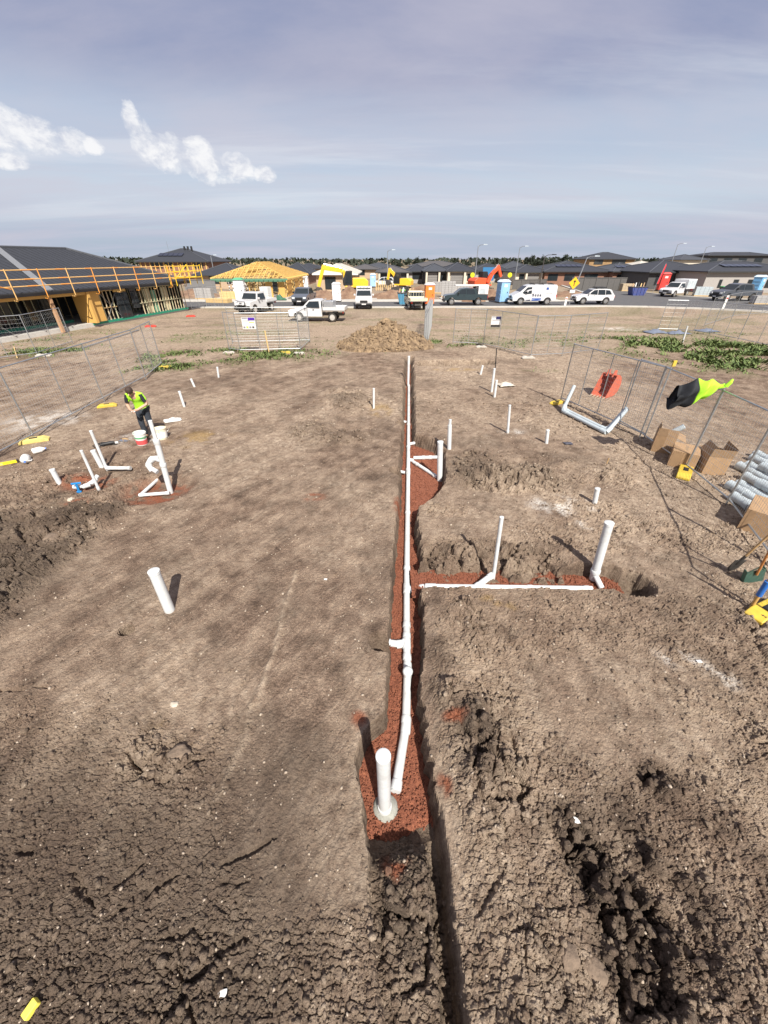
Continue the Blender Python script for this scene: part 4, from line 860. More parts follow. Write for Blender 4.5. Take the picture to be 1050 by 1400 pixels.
# red digger bucket beyond the fence
def digger_bucket():
    c = on(826, 540); o = thing('digger_bucket', 'red excavator bucket with pale teeth lying beyond the right fence', 'digger bucket', c, R(35)); o.scale = (.9, .8, .9); RED = mat('bucket_red', (.50, .12, .07), .6, var=.15, dirt=.4)
    arc = [(.62 * math.cos(a), .5 + .5 * math.sin(a)) for a in np.linspace(R(-100), R(95), 14)]; prof = [(.75, .0 + .05)] if False else []
    outer = [(-.55, .02)] + [(.05 + .45 * math.cos(a), .48 + .46 * math.sin(a)) for a in np.linspace(R(-90), R(100), 14)]
    m = MB(); n = len(outer)
    for (x0, z0), (x1, z1) in zip(outer, outer[1:]): m.slab([(x0, -.38, z0), (x1, -.38, z1), (x1, .38, z1), (x0, .38, z0)], .03)
    m.build('shell', RED, o, True)
    for sgn in (-1, 1): m = MB(); m.prism(outer + [(-.25, .6)], sgn * .38 - .015, sgn * .38 + .015); m.build('side_plate', RED, o)
    for k in range(5): m = MB(); y = -.34 + .17 * k; m.add([(-.5, y - .04, .0), (-.5, y + .04, .0), (-.5, y + .04, .06), (-.5, y - .04, .06), (-.78, y - .015, .01), (-.78, y + .015, .01)], [(0, 1, 2, 3), (0, 3, 4), (1, 5, 2), (3, 2, 5, 4), (0, 4, 5, 1)]); m.build('tooth', mat('worn_tooth', (.50, .42, .30), .5, .3), o)
    for sgn in (-1, 1): m = MB(); m.prism([(-.1, .85), (.25, .85), (.2, 1.12), (.02, 1.12)], sgn * .16 - .02, sgn * .16 + .02); m.build('hinge_lug', RED, o)
digger_bucket()
# hi-vis shirt blowing from the post
def shirt():
    hook = XZ(992, 527, rf[2].y); tip = XZ(921, 541, rf[2].y + .35); o = thing('work_shirt', 'lime and black work shirt tied to a fence post and blowing sideways', 'shirt', hook); v = tip - hook; n = 34; mm = 22
    def sheet(u0, u1, name, mt):
        u = np.linspace(u0, u1, n); t = np.linspace(-1, 1, mm); U, T = np.meshgrid(u, t, indexing='ij')
        hw = np.interp(U, [0, .12, .3, .55, .8, 1], [.03, .06, .20, .30, .30, .22]) * (1 + .12 * np.sin(U * 17 + T * 3)); drop = -.12 * U - .10 * U * U
        fold = .05 * np.sin(T * 5 + U * 4) * U + .035 * np.sin(U * 21 + T * 2.0)
        X = v.x * U + .04 * T * U; Z = v.z * U + T * hw + drop * .2 + np.where(U > .9, .07 * np.sin(T * 9) * (U - .9) * 10, 0); Y = v.y * U + fold - .16 * (1 - T * T) * np.minimum(U * 2.2, 1)
        me = grid_mesh(name, X, Y, Z, mt, {}); ob = link(name, me, mt, o, True); md = ob.modifiers.new('t', 'SOLIDIFY'); md.thickness = .012
        Y2 = v.y * U + fold + .13 * (1 - T * T) * np.minimum(U * 2.2, 1); me = grid_mesh(name, X, Y2, Z, mt, {}); ob = link(name, me, mt, o, True); md = ob.modifiers.new('t', 'SOLIDIFY'); md.thickness = .012
    sheet(0, .60, 'lime_cloth', mat('hivis_lime', (.38, .78, .03), .75, var=.08, scale=6)); sheet(.60, 1.0, 'black_cloth', mat('black_cloth', (.012, .014, .018), .85, var=.3))
    m = MB(); m.tube([(.02, 0, -.02), (.06, -.03, .08), (.1, 0, .14)], [.045, .04, .02], 10); m.build('knotted_sleeve', mat('hivis_lime', (1, 1, 1)), o, True)
shirt()
# tools leaning at the right edge
WOOD = mat('tool_handle', (.46, .30, .14), .6, var=.14, scale=12)
def tool(name, label, head_px, hand, hm, kind):
    hp = on(*head_px); hp.z += .02; o = thing(name, label, name.split('_')[-1], hp); v = Vector(hand) - hp; d = v.normalized()
    m = MB(); m.tube([d * .22, v * .5, v], [.02, .018, .019], 10); m.build('handle', hm, o, True)
    side = d.cross(Vector((0, 1, .2))).normalized(); nrm = side.cross(d)
    if kind == 'spade':
        m = MB(); m.slab([-side * .1 + d * .3, side * .1 + d * .3, side * .095 + d * .08, side * .04, -side * .04, -side * .095 + d * .08], .008); m.build('blade', STEEL_DK, o); m = MB(); m.tube([d * .2, d * .42], [.03, .024], 10); m.build('socket', STEEL_DK, o, True)
    elif kind == 'shovel':
        GS = mat('green_steel', (.06, .13, .10), .5, .2, dirt=.4); m = MB(); m.slab([-side * .14 + d * .3 + nrm * .03, side * .14 + d * .3 + nrm * .03, side * .15, -side * .15], .008)
        for q in (-1, 1): m.slab([side * .14 * q + d * .3 + nrm * .03, side * .15 * q, side * .15 * q + nrm * .07, side * .14 * q + d * .3 + nrm * .1], .006)
        m.build('blade', GS, o)
        for q in (-1, 1): m = MB(); m.bar(side * .12 * q + d * .28 + nrm * .03, d * .45, .014); m.build('strap', GS, o)
    else:
        m = MB(); m.tube([d * .0, d * .3], .026, 10); m.build('timber_grip', mat('orange_wood', (.50, .30, .10), .6), o, True); m = MB(); m.tube([d * .3, d * .62], .04, 14); m.build('blue_sleeve', mat('blue_tool', (.03, .15, .5), .4), o, True)
rl = rf[4]
tool('long_shovel', 'long wooden handled spade with a dark blade, leaning on the fence', (997, 781), XZ(1062, 722, 5.0), WOOD, 'spade')
tool('square_shovel', 'green square mouthed shovel with an orange handle at the fence', (1028, 797), XZ(1062, 735, 4.75), mat('orange_handle', (.48, .2, .06), .55), 'shovel')
tool('digging_bar', 'timber ended digging tool with a blue sleeve beside the yellow foot', (1026, 832), XZ(1066, 770, 4.3), WOOD, 'bar')
m = MB(); q = on(829, 634); m.tube([(0, 0, -.05), (.02, 0, .17)], .016, 6); tag(m.build('survey_peg', WOOD, None, False, q), 'small wooden survey peg on the path by the fence', 'peg')

# ---------------------------------------------------------------- the workman
def skin_mesh(name, joints, bones, material, parent, sub=2, root=0):
    me = bpy.data.meshes.new(name); names = list(joints); me.from_pydata([joints[k][0] for k in names], [(names.index(a), names.index(b)) for a, b in bones], []); me.update()
    o = bpy.data.objects.new(name, me); COL.objects.link(o); o.modifiers.new('s', 'SKIN')
    for i, k in enumerate(names):
        sv = me.skin_vertices[0].data[i]; r = joints[k][1]; sv.radius = r if isinstance(r, tuple) else (r, r); sv.use_root = (i == root)
    m = o.modifiers.new('u', 'SUBSURF'); m.levels = m.render_levels = sub
    dg = bpy.context.evaluated_depsgraph_get(); dg.update(); nm = bpy.data.meshes.new_from_object(o.evaluated_get(dg)); bpy.data.objects.remove(o)
    nm.name = name; nm.materials.clear(); return link(name, nm, material, parent, True)
def person():
    o = thing('person', 'workman in lime and black shirt and dark trousers looking down, by the buckets', 'person', on(207, 598), R(4))
    SK = mat('skin', (.50, .30, .21), .55, var=.06); J = dict(
        pelvis=((0, .02, .94), (.15, .11)), waist=((0, .0, 1.08), (.14, .10)), chest=((0, -.07, 1.26), (.17, .12)), upper=((0, -.14, 1.38), (.14, .10)), neck=((0, -.2, 1.45), .06), skull=((0, -.28, 1.50), (.085, .09)), crown=((0, -.33, 1.56), (.08, .09)),
        ls=((-.19, -.13, 1.38), .07), le=((-.28, -.14, 1.10), .05), lw=((-.12, -.36, 1.0), .036), lh=((-.05, -.41, .99), (.045, .03)),
        rs=((.19, -.13, 1.38), .07), re=((.29, -.13, 1.11), .05), rw=((.10, -.35, 1.02), .036), rh=((.03, -.40, 1.0), (.045, .03)),
        lhip=((-.10, .02, .88), .10), lk=((-.13, -.03, .50), .07), la=((-.13, .02, .09), .048), lt=((-.15, -.14, .04), .045), rhip=((.10, .02, .88), .10), rk=((.12, -.02, .50), .07), ra=((.13, .05, .09), .048), rt=((.16, -.10, .04), .045))
    for s, w, h in ((-1, 'lw', 'lh'), (1, 'rw', 'rh')):
        hx, hy, hz = J[h][0]
        for k in range(4): J[f'{h}f{k}'] = ((hx - s * .05, hy - .05 + .0 * k, hz + .03 - .022 * k), .0095); J[f'{h}g{k}'] = ((hx - s * .075, hy - .02, hz + .018 - .022 * k), .0085)
        J[f'{h}t'] = ((hx - s * .01, hy - .04, hz + .055), .011)
    B = [('pelvis', 'waist'), ('waist', 'chest'), ('chest', 'upper'), ('upper', 'neck'), ('neck', 'skull'), ('skull', 'crown'), ('upper', 'ls'), ('ls', 'le'), ('le', 'lw'), ('lw', 'lh'), ('upper', 'rs'), ('rs', 're'), ('re', 'rw'), ('rw', 'rh'),
         ('pelvis', 'lhip'), ('lhip', 'lk'), ('lk', 'la'), ('la', 'lt'), ('pelvis', 'rhip'), ('rhip', 'rk'), ('rk', 'ra'), ('ra', 'rt')]
    for h in ('lh', 'rh'):
        for k in range(4): B += [(h, f'{h}f{k}'), (f'{h}f{k}', f'{h}g{k}')]
        B.append((h, f'{h}t'))
    skin_mesh('body', J, B, SK, o, 1)
    f = 1.13; S = {k: (J[k][0], tuple(x * 1.16 for x in (J[k][1] if isinstance(J[k][1], tuple) else (J[k][1],) * 2))) for k in ('waist', 'chest', 'upper', 'ls', 'rs')}
    S['hem'] = ((0, .02, .96), (.185, .14)); S['collar'] = ((0, -.185, 1.435), (.085, .08)); mid = lambda a, b, t: tuple(Vector(J[a][0]).lerp(Vector(J[b][0]), t)); S['lsl'] = (mid('ls', 'le', .72), .078); S['rsl'] = (mid('rs', 're', .72), .078)
    LIMEC = mat('hivis_lime', (1, 1, 1)); sh = skin_mesh('shirt', S, [('waist', 'hem'), ('waist', 'chest'), ('chest', 'upper'), ('upper', 'collar'), ('upper', 'ls'), ('ls', 'lsl'), ('upper', 'rs'), ('rs', 'rsl')], LIMEC, o, 2)
    BK = mat('black_cloth', (1, 1, 1))
    for s, a, b in ((-1, 'ls', 'le'), (1, 'rs', 're')):
        m = MB(); A_, B_ = Vector(mid(a, b, .0)) + Vector((s * .015, -.035, .0)), Vector(mid(a, b, .7)) + Vector((s * -.0, -.04, 0)); m.tube([A_ + Vector((-s * .09, -.0, .02)), A_, A_.lerp(B_, .5), B_], [.035, .055, .058, .05], 12); m.build('shoulder_panel', BK, sh, True)
    t = {k: (J[k][0], r) for k, r in (('pelvis', (.165, .13)), ('lhip', .115), ('lk', .088), ('la', .075), ('rhip', .115), ('rk', .088), ('ra', .075))}
    skin_mesh('trousers', t, [('pelvis', 'lhip'), ('lhip', 'lk'), ('lk', 'la'), ('pelvis', 'rhip'), ('rhip', 'rk'), ('rk', 'ra')], mat('dark_denim', (.028, .034, .045), .85, var=.35, scale=12), o, 2)
    for s, a, b in ((-1, 'la', 'lt'), (1, 'ra', 'rt')): skin_mesh('boot', {'a': ((J[a][0][0], J[a][0][1] + .03, .11), .062), 'h': ((J[a][0][0], J[a][0][1] + .04, .05), .055), 't': (J[b][0], .055)}, [('a', 'h'), ('h', 't')], mat('work_boot', (.11, .07, .04), .7, var=.2, dirt=.4), o, 2)
    v, fc = ico(3); hv = v * np.array([.1, .118, .11]) * (1 + .09 * fbm(v[:, 0] * 5, v[:, 1] * 5 + v[:, 2] * 4, 77, 2)[:, None]); keep = [tuple(int(k) for k in q) for q in fc if not all(v[k][1] < -.3 and v[k][2] < -.35 for k in q)]
    mb = MB(); mb.add([tuple(q + np.array([0, -.305, 1.565])) for q in hv], keep); mb.build('hair', mat('dark_hair', (.045, .026, .018), .7, var=.4, scale=40, bump=.6, bscale=60), o, True)
    # face turned down towards the hands
    m = MB(); m.tube([(0, -.375, 1.495), (0, -.395, 1.455), (0, -.365, 1.45)], [.012, .017, .012], 8); m.build('nose', SK, o, True)
    for s in (-1, 1):
        m = MB(); m.lathe([(.002, -.012), (.013, -.006), (.013, .006), (.002, .012)], 10, (s * .032, -.368, 1.495)); m.build('eye', mat('eye_dark', (.05, .04, .035), .3), o, True)
        m = MB(); m.tube([(s * .092, -.28, 1.53), (s * .104, -.27, 1.505), (s * .092, -.275, 1.48)], [.012, .018, .01], 8); m.build('ear', SK, o, True)
    m = MB(); m.tube([(-.025, -.345, 1.43), (0, -.352, 1.426), (.025, -.345, 1.43)], .006, 6); m.build('mouth', mat('lips', (.38, .17, .14), .5), o, True)
    p0 = Vector((-.03, -.44, .99)); m = MB(); m.tube([p0, p0 + Vector((.1, 0, .0))], .02, 8)
    tag(m.build('pipe_fitting', PVC, None, True, o.location), 'small white pipe fitting held in the workman\'s hands', 'fitting')
person()
# ---------------------------------------------------------------- road
ASPH = mat('asphalt', (.085, .085, .088), .9, var=.16, scale=3, bump=.2, dirt=.25); KERB = mat('kerb_concrete', (.46, .44, .40), .85, var=.1, scale=2, dirt=.2)
near_e = [(-140, 49.5), (-60, 50.2), (0, 50.6), (18, 51.2), (26, 51.8), (31, 51.2), (36, 49.2), (42, 45.5), (52, 39), (75, 26), (120, 2)]
far_e = [(-140, 57.2), (-60, 57.4), (0, 57.6), (22, 57.8), (27, 59), (30.5, 63), (33, 72), (38, 95), (52, 150)]
far_r = [(60, 150), (47, 95), (43, 76), (43.5, 68), (48, 62), (58, 56), (80, 44), (140, 8)]
m = MB(); poly = near_e + far_r[::-1] + far_e[::-1]; m.slab([(x, y, .03) for x, y in poly], .03, (0, 0, 1)); tag(m.build('road', ASPH), kind='structure')
def kerb(name, pts, w, side):
    m = MB()
    for (ax, ay), (bx, by) in zip(pts, pts[1:]):
        d = Vector((bx - ax, by - ay, 0)).normalized(); s = Vector((-d.y, d.x, 0)) * side; a, b = Vector((ax, ay, 0)), Vector((bx, by, 0))
        m.add([a - s * .02, b - s * .02, b + s * w, a + s * w, a + Vector((0, 0, .14)), b + Vector((0, 0, .14)), b + s * w + Vector((0, 0, .14)), a + s * w + Vector((0, 0, .14))], [(0, 1, 5, 4), (4, 5, 6, 7), (2, 3, 7, 6), (0, 4, 7, 3), (1, 2, 6, 5)])
    tag(m.build(name, KERB), kind='structure')
kerb('near_kerb', near_e, .45, -1); kerb('far_kerb', far_e, .45, 1); kerb('side_kerb', far_r, .45, 1)
m = MB(); m.box(-140, 24, 59.3, 60.9, 0, .06); tag(m.build('footpath', KERB), kind='structure')
for x0, x1, z in ((-24, -17, 0), (-6, -1, 0), (8, 13, 0)):
    m = MB(); m.box(x0, x1, 57.65, 64.5, 0, .075); tag(m.build('driveway', mat('driveway_concrete', (.40, .38, .34), .9, var=.1, scale=2, dirt=.3)), kind='structure')

# ---------------------------------------------------------------- vehicles
PROF = {
 'tray': dict(L=5.1, W=1.82, H=[(2.45, .42), (2.52, .62), (2.5, .88), (2.3, 1.02), (1.25, 1.14), (.62, 1.70), (.2, 1.77), (-.32, 1.76), (-.46, 1.68), (-.52, .42)], wh=(1.62, -1.42), belt=1.1,
              win=[[(1.02, 1.16), (.56, 1.62), (-.28, 1.64), (-.34, 1.14)]], ws=((1.22, 1.17), (.64, 1.68)), rs=((-.5, 1.2), (-.47, 1.62))),
 'cruiser': dict(L=5.1, W=1.88, H=[(2.4, .5), (2.45, .7), (2.43, 1.08), (2.3, 1.16), (1.15, 1.26), (.78, 1.84), (.3, 1.92), (-.5, 1.92), (-.6, 1.84), (-.62, .5)], wh=(1.6, -1.5), belt=1.22,
              win=[[(.95, 1.28), (.68, 1.76), (-.4, 1.78), (-.44, 1.26)]], ws=((1.13, 1.29), (.82, 1.80)), rs=((-.63, 1.3), (-.61, 1.78))),
 'dual': dict(L=5.3, W=1.86, H=[(2.5, .45), (2.6, .68), (2.56, .95), (2.3, 1.08), (1.3, 1.18), (.62, 1.72), (.1, 1.80), (-.95, 1.78), (-1.2, 1.70), (-1.38, 1.15), (-2.6, 1.13), (-2.64, .55)], wh=(1.68, -1.55), belt=1.14,
              win=[[(1.02, 1.2), (.56, 1.64), (.06, 1.68), (.02, 1.17)], [(-.06, 1.17), (-.02, 1.68), (-.92, 1.66), (-1.1, 1.18)]], ws=((1.26, 1.21), (.66, 1.69)), rs=((-1.36, 1.22), (-1.21, 1.66))),
 'van': dict(L=4.9, W=1.95, H=[(2.38, .36), (2.45, .62), (2.38, .95), (1.72, 1.26), (.98, 1.86), (.55, 1.96), (-2.3, 1.97), (-2.43, 1.8), (-2.45, .4)], wh=(1.48, -1.5), belt=1.2,
              win=[[(1.42, 1.22), (.92, 1.72), (.42, 1.76), (.40, 1.14), (1.2, 1.12)]], ws=((1.66, 1.30), (1.02, 1.82)), rs=((-2.45, 1.25), (-2.44, 1.75))),
 'suv': dict(L=4.8, W=1.9, H=[(2.3, .36), (2.4, .6), (2.36, .88), (2.1, 1.02), (1.15, 1.12), (.38, 1.64), (-.2, 1.72), (-1.5, 1.70), (-1.85, 1.62), (-2.25, 1.12), (-2.4, 1.0), (-2.36, .42)], wh=(1.45, -1.42), belt=1.08,
              win=[[(.92, 1.14), (.32, 1.58), (-.12, 1.62), (-.14, 1.1)], [(-.22, 1.1), (-.2, 1.62), (-1.05, 1.62), (-1.12, 1.1)], [(-1.2, 1.12), (-1.13, 1.6), (-1.62, 1.56), (-1.95, 1.16)]], ws=((1.1, 1.15), (.42, 1.61)), rs=((-2.22, 1.16), (-1.89, 1.59))),
}
def vehicle(name, label, cat, kind, px, py, rz, paint, s=1.0, extra=(), wheel_r=.37, group='vehicles parked on and beside the street'):
    D = PROF[kind]; p = G(px, py); road = p.y > 50.4; o = thing(name, label, cat, (p.x, p.y, .045 if road else Zt(p.x, p.y)), rz, group); o.scale = (s, s, s)
    W = D['W'] / 2; belt = D['belt']; prof = D['H']; yw = lambda z: W - max(0, z - belt) * .22 - max(0, .5 - z) * .15
    R_ = wheel_r + .075; rear, front = prof[-1], prof[0]; bottom = []
    for wx in sorted(D['wh']):
        if rear[0] + .1 < wx - R_ or wx > 0:
            if wx - R_ > rear[0]: bottom += [(wx + R_ * math.cos(a), wheel_r + R_ * math.sin(a)) for a in np.linspace(math.pi, 0, 9)]
    bz = rear[1]; bottom = [(x, max(z, bz)) for x, z in bottom]
    poly = [rear] + bottom + list(prof[:-1]); n = len(poly)
    # body: profile with tumblehome, closed by side faces
    vs = [(x, sg * yw(z), z) for sg in (-1, 1) for x, z in poly]; m = MB(); m.add(vs, [tuple(range(n)), tuple(reversed(range(n, 2 * n)))] + [((i + 1) % n, i, n + i, n + (i + 1) % n) for i in range(n)])
    body = m.build('body', paint, o, True, bevel=.035)
    for w in D['win']:
        for sg in (-1, 1):
            m = MB(); m.slab([(x, sg * (yw(z) + .004), z) for x, z in w], .012); m.build('side_window', GLASS, o)
    for nm, (a, b) in (('windscreen', D['ws']), ('rear_window', D['rs'])):
        t = Vector((b[0] - a[0], 0, b[1] - a[1])).normalized(); nn = Vector((t.z, 0, -t.x)) * (1 if nm == 'windscreen' else -1); off = nn * .012
        if nm == 'windscreen' and off.x < 0: off = -off
        if nm == 'rear_window' and off.x > 0: off = -off
        m = MB(); m.slab([Vector((a[0], -yw(a[1]) + .08, a[1])) + off, Vector((a[0], yw(a[1]) - .08, a[1])) + off, Vector((b[0], yw(b[1]) - .08, b[1])) + off, Vector((b[0], -yw(b[1]) + .08, b[1])) + off], .012); m.build(nm, GLASS, o)
    for wx in D['wh']:
        for sg in (-1, 1):
            wh = bpy.data.objects.new('wheel', None); COL.objects.link(wh); wh.parent = o; wh.location = (wx, sg * (W - .13), wheel_r); wh.empty_display_size = .1
            m = MB(); m.tube([(0, -.12, 0), (0, -.1, 0), (0, .1, 0), (0, .12, 0)], [wheel_r * .9, wheel_r, wheel_r, wheel_r * .9], 22); m.build('tyre', RUBBER, wh, True)
            m = MB(); m.tube([(0, sg * .1, 0), (0, sg * .126, 0), (0, sg * .132, 0)], [wheel_r * .66, wheel_r * .64, wheel_r * .3], 16); m.build('rim', CHROME if 'steel' not in extra else CONC, wh, True)
    if kind in ('tray', 'cruiser'):
        m = MB(); m.box(-2.4, -.5, -.42, .42, .48, .66); m.build('chassis', STEEL_DK, o)
    # front
    fx = max(x for x, z in prof); zb = .62
    m = MB(); m.box(fx - .12, fx + .06, -W * .92, W * .92, .38, .58); m.build('front_bumper', BLACK if 'chrome' not in extra else paint, o, bevel=.04)
    m = MB(); m.box(fx - .1, fx + .012, -W * .45, W * .45, .64, .86); m.build('grille', BLACK, o, bevel=.01)
    for sg in (-1, 1):
        m = MB(); m.box(fx - .22, fx + .02, sg * W * .72 - .17, sg * W * .72 + .17, .74, .92); m.build('headlight', LAMP, o, bevel=.03)
        m = MB(); m.box(.85, 1.0, sg * (W + .12) - .1, sg * (W + .12) + .1, belt + .06, belt + .25); m.build('mirror', BLACK if paint is not WHITE_CAR else paint, o, bevel=.03)
        rx = min(x for x, z in prof) if kind not in ('tray', 'cruiser') else -2.42
        m = MB(); m.box(rx - .03, rx + .06, sg * W * .84 - .1, sg * W * .84 + .1, .72, 1.0 if kind != 'tray' else .86); m.build('tail_light', REDLENS, o)
        if kind != 'van' or sg: m = MB(); m.box(.15, .3, sg * (W + .006) - .012, sg * (W + .006) + .012, belt - .12, belt - .08); m.build('door_handle', BLACK, o)
    m = MB(); m.box(fx + .055, fx + .07, -.24, .24, .44, .55); m.build('number_plate', PAPER, o)
    if 'tray' in extra:
        m = MB(); m.box(-2.55, -.62, -W - .04, W + .04, .86, .94); m.build('tray_floor', CHROME, o)
        for sg in (-1, 1): m = MB(); y = sg * (W + .02); m.box(-2.55, -.62, y - .02, y + .02, .945, 1.2); m.build('drop_side', paint, o)
        m = MB(); m.box(-2.575, -2.555, -W, W, .945, 1.2); m.build('tailgate', paint, o)
        m = MB(); m.box(-.66, -.6, -W, W, .95, 1.25)
        for k in range(7): y = -W + 2 * W * k / 6; m.tube([(-.63, y, 1.25), (-.63, y, 1.72)], .016, 6)
        m.tube([(-.63, -W, 1.72), (-.63, W, 1.72)], .025, 8); m.build('headboard', paint, o)
        for sg in (-1, 1): m = MB(); m.box(-1.85, -1.0, sg * (W - .12) - .12, sg * (W - .12) + .12, .74, .8); m.build('mud_guard', BLACK, o)
    if 'toolbox' in extra: m = MB(); m.box(-1.55, -.7, -W + .1, W - .1, .95, 1.62); m.build('tool_box', mat('checker_plate', (.42, .43, .44), .4, .6), o, bevel=.02)
    if 'canopy' in extra: m = MB(); m.box(-2.6, -.68 if kind == 'tray' else -1.42, -W + .02, W - .02, .95 if kind == 'tray' else 1.16, 1.98); m.build('canopy', mat('canopy_white', (.72, .72, .71), .4, var=.04, dirt=.15), o, bevel=.06); [m_.build('canopy_hatch', PVC_GREY, o) for m_ in (MB().box(-2.3, -1.6, -W + .008, -W + .016, 1.25, 1.8), MB().box(-2.3, -1.6, W - .016, W - .008, 1.25, 1.8))]
    if 'box' in extra: m = MB(); m.box(-2.75, -.68, -W - .05, W + .05, .92, 2.1); m.build('service_body', mat('service_white', (.66, .67, .68), .4, var=.05, dirt=.15), o, bevel=.03); [MB().box(-2.7 + .7 * k, -2.1 + .7 * k, sg * (W + .055) - .006, sg * (W + .055) + .006, 1.05, 1.95).build('locker_door', PVC_GREY, o, bevel=.003) for k in range(3) for sg in (-1, 1)]
    if 'bullbar' in extra:
        m = MB()
        for y in (-.45, .45): m.tube([(fx + .12, y, .4), (fx + .16, y, .8), (fx + .1, y, 1.15)], .035, 8)
        m.tube([(fx + .1, -.45, 1.15), (fx + .1, .45, 1.15)], .035, 8); m.tube([(fx + .05, -.9, .75), (fx + .16, -.45, .82), (fx + .16, .45, .82), (fx + .05, .9, .75)], .035, 8); m.box(fx + .02, fx + .18, -.92, .92, .45, .66); m.build('bull_bar', BLACK, o)
        for y in (-.3, .3): m = MB(); m.tube([(fx + .14, y, .98), (fx + .26, y, .98)], [.11, .12], 14); m.build('spot_lamp', LAMP, o, True)
    if 'rack' in extra:
        zt = max(z for x, z in prof)
        for x in ((-.2, -1.0) if kind != 'van' else (.2, -.8, -1.9)): m = MB(); m.box(x - .04, x + .04, -W + .15, W - .15, zt + .02, zt + .1); m.build('roof_bar', BLACK, o)
        for y in (-.4, .0, .4): m = MB(); m.box(-1.9 if kind == 'van' else -1.5, .3, y - .03, y + .03, zt + .1, zt + .16); m.build('rack_load', STEEL_DK if kind == 'van' else GALV, o)
    if 'board' in extra: m = MB(); m.box(-2.7, 1.3, -.6, .6, 2.03, 2.12); m.build('roof_board', PAPER, o)
    if 'rails' in extra:
        for sg in (-1, 1): m = MB(); m.tube([(.2, sg * .72, 1.73), (.1, sg * .72, 1.79), (-1.4, sg * .72, 1.78), (-1.5, sg * .72, 1.71)], .022, 8); m.build('roof_rail', BLACK, o)
        m = MB(); m.box(-1.3, .0, -.55, .55, 1.8, 1.9); m.build('roof_basket', BLACK, o)
    if 'print' in extra:
        BLU = mat('print_blue', (.035, .09, .32), .4); NV = mat('print_navy', (.015, .02, .06), .4)
        y = -W - .004
        for sg in (-1, 1):
            y = sg * (W + .003); M_ = lambda x0, x1, z0, z1, nm, mt: MB().box(x0, x1, y - .004, y + .004, z0, z1).build(nm, mt, o)
            M_(-.75, .3, .44, .68, 'blue_stripe', BLU); M_(.42, .95, .44, .62, 'navy_stripe', NV); y = sg * (yw(1.6) + .006); M_(-1.45, -1.2, 1.5, 1.72, 'logo_square', BLU); y = sg * (W + .003)
            for k in range(4):   # four slanted dark letters, too small to read
                x = .28 - .27 * k; mb = MB(); mb.box(x - .16, x - .10, y - .004, y + .004, .86, 1.06); mb.box(x - .09, x - .02, y - .004, y + .004, 1.0, 1.06); mb.box(x - .09, x - .02, y - .004, y + .004, .86, .91); mb.box(x - .05, x + .0, y - .004, y + .004, .92, .98); mb.build('letter', NV, o)
            for k in range(5): M_(-1.9 + .16 * k, -1.9 + .16 * k + .1, 1.14, 1.165, 'small_print', GREYP)
    return o
V = vehicle
L_, F_, B_ = math.pi, -math.pi / 2, math.pi / 2
V('tray_ute', 'white single cab ute with metal tray parked on bare ground, side on', 'ute', 'tray', 436, 438.5, L_ - .06, WHITE_CAR, 1.0, ('tray', 'toolbox', 'steel'))
V('tray_ute', 'boxy white four wheel drive ute with black bull bar and spot lamps', 'ute', 'cruiser', 352, 426.5, F_ - .32, WHITE_CAR, 1.0, ('tray', 'bullbar', 'steel'), .4)
V('ute', 'dark slate dual cab ute facing out from the road behind the white utes', 'ute', 'dual', 417, 416, F_ - .08, NAVY_CAR)
V('ute', 'white dual cab ute with ladder rack facing the lot', 'ute', 'dual', 498, 420, F_ + .03, WHITE_CAR, 1.0, ('rack', 'canopy'))
V('tray_ute', 'cream tray ute seen from behind next to the orange toilet', 'ute', 'tray', 567, 421.5, B_ + .1, mat('cream_paint', (.60, .55, .42), .4, dirt=.3), 1.0, ('tray',))
V('ute', 'dark green ute with white canopy and a board on its roof', 'ute', 'dual', 634, 417, L_, mat('bottle_green_paint', (.018, .032, .036), .3, var=.1, coat=.6), 1.0, ('canopy', 'board'))
V('van', 'white trade van with blue lower stripe and dark lettering', 'van', 'van', 725, 416.5, L_, WHITE_CAR, 1.08, ('rack', 'print'), .34)
V('suv', 'white seven seat wagon with black roof rails behind the diamond sign', 'car', 'suv', 807, 416, L_, WHITE_CAR, .97, ('rails',))
V('service_ute', 'white ute with a boxy service body in the side street', 'ute', 'tray', 921, 405.5, L_ + .5, WHITE_CAR, 1.05, ('box',))
V('ute', 'dark grey dual cab ute parked before the rendered house', 'ute', 'dual', 1001, 411.5, L_ + .12, GREY_CAR, 1.12)
V('suv', 'small white wagon parked far behind the yellow digger', 'car', 'suv', 524, 392.5, L_, WHITE_CAR)

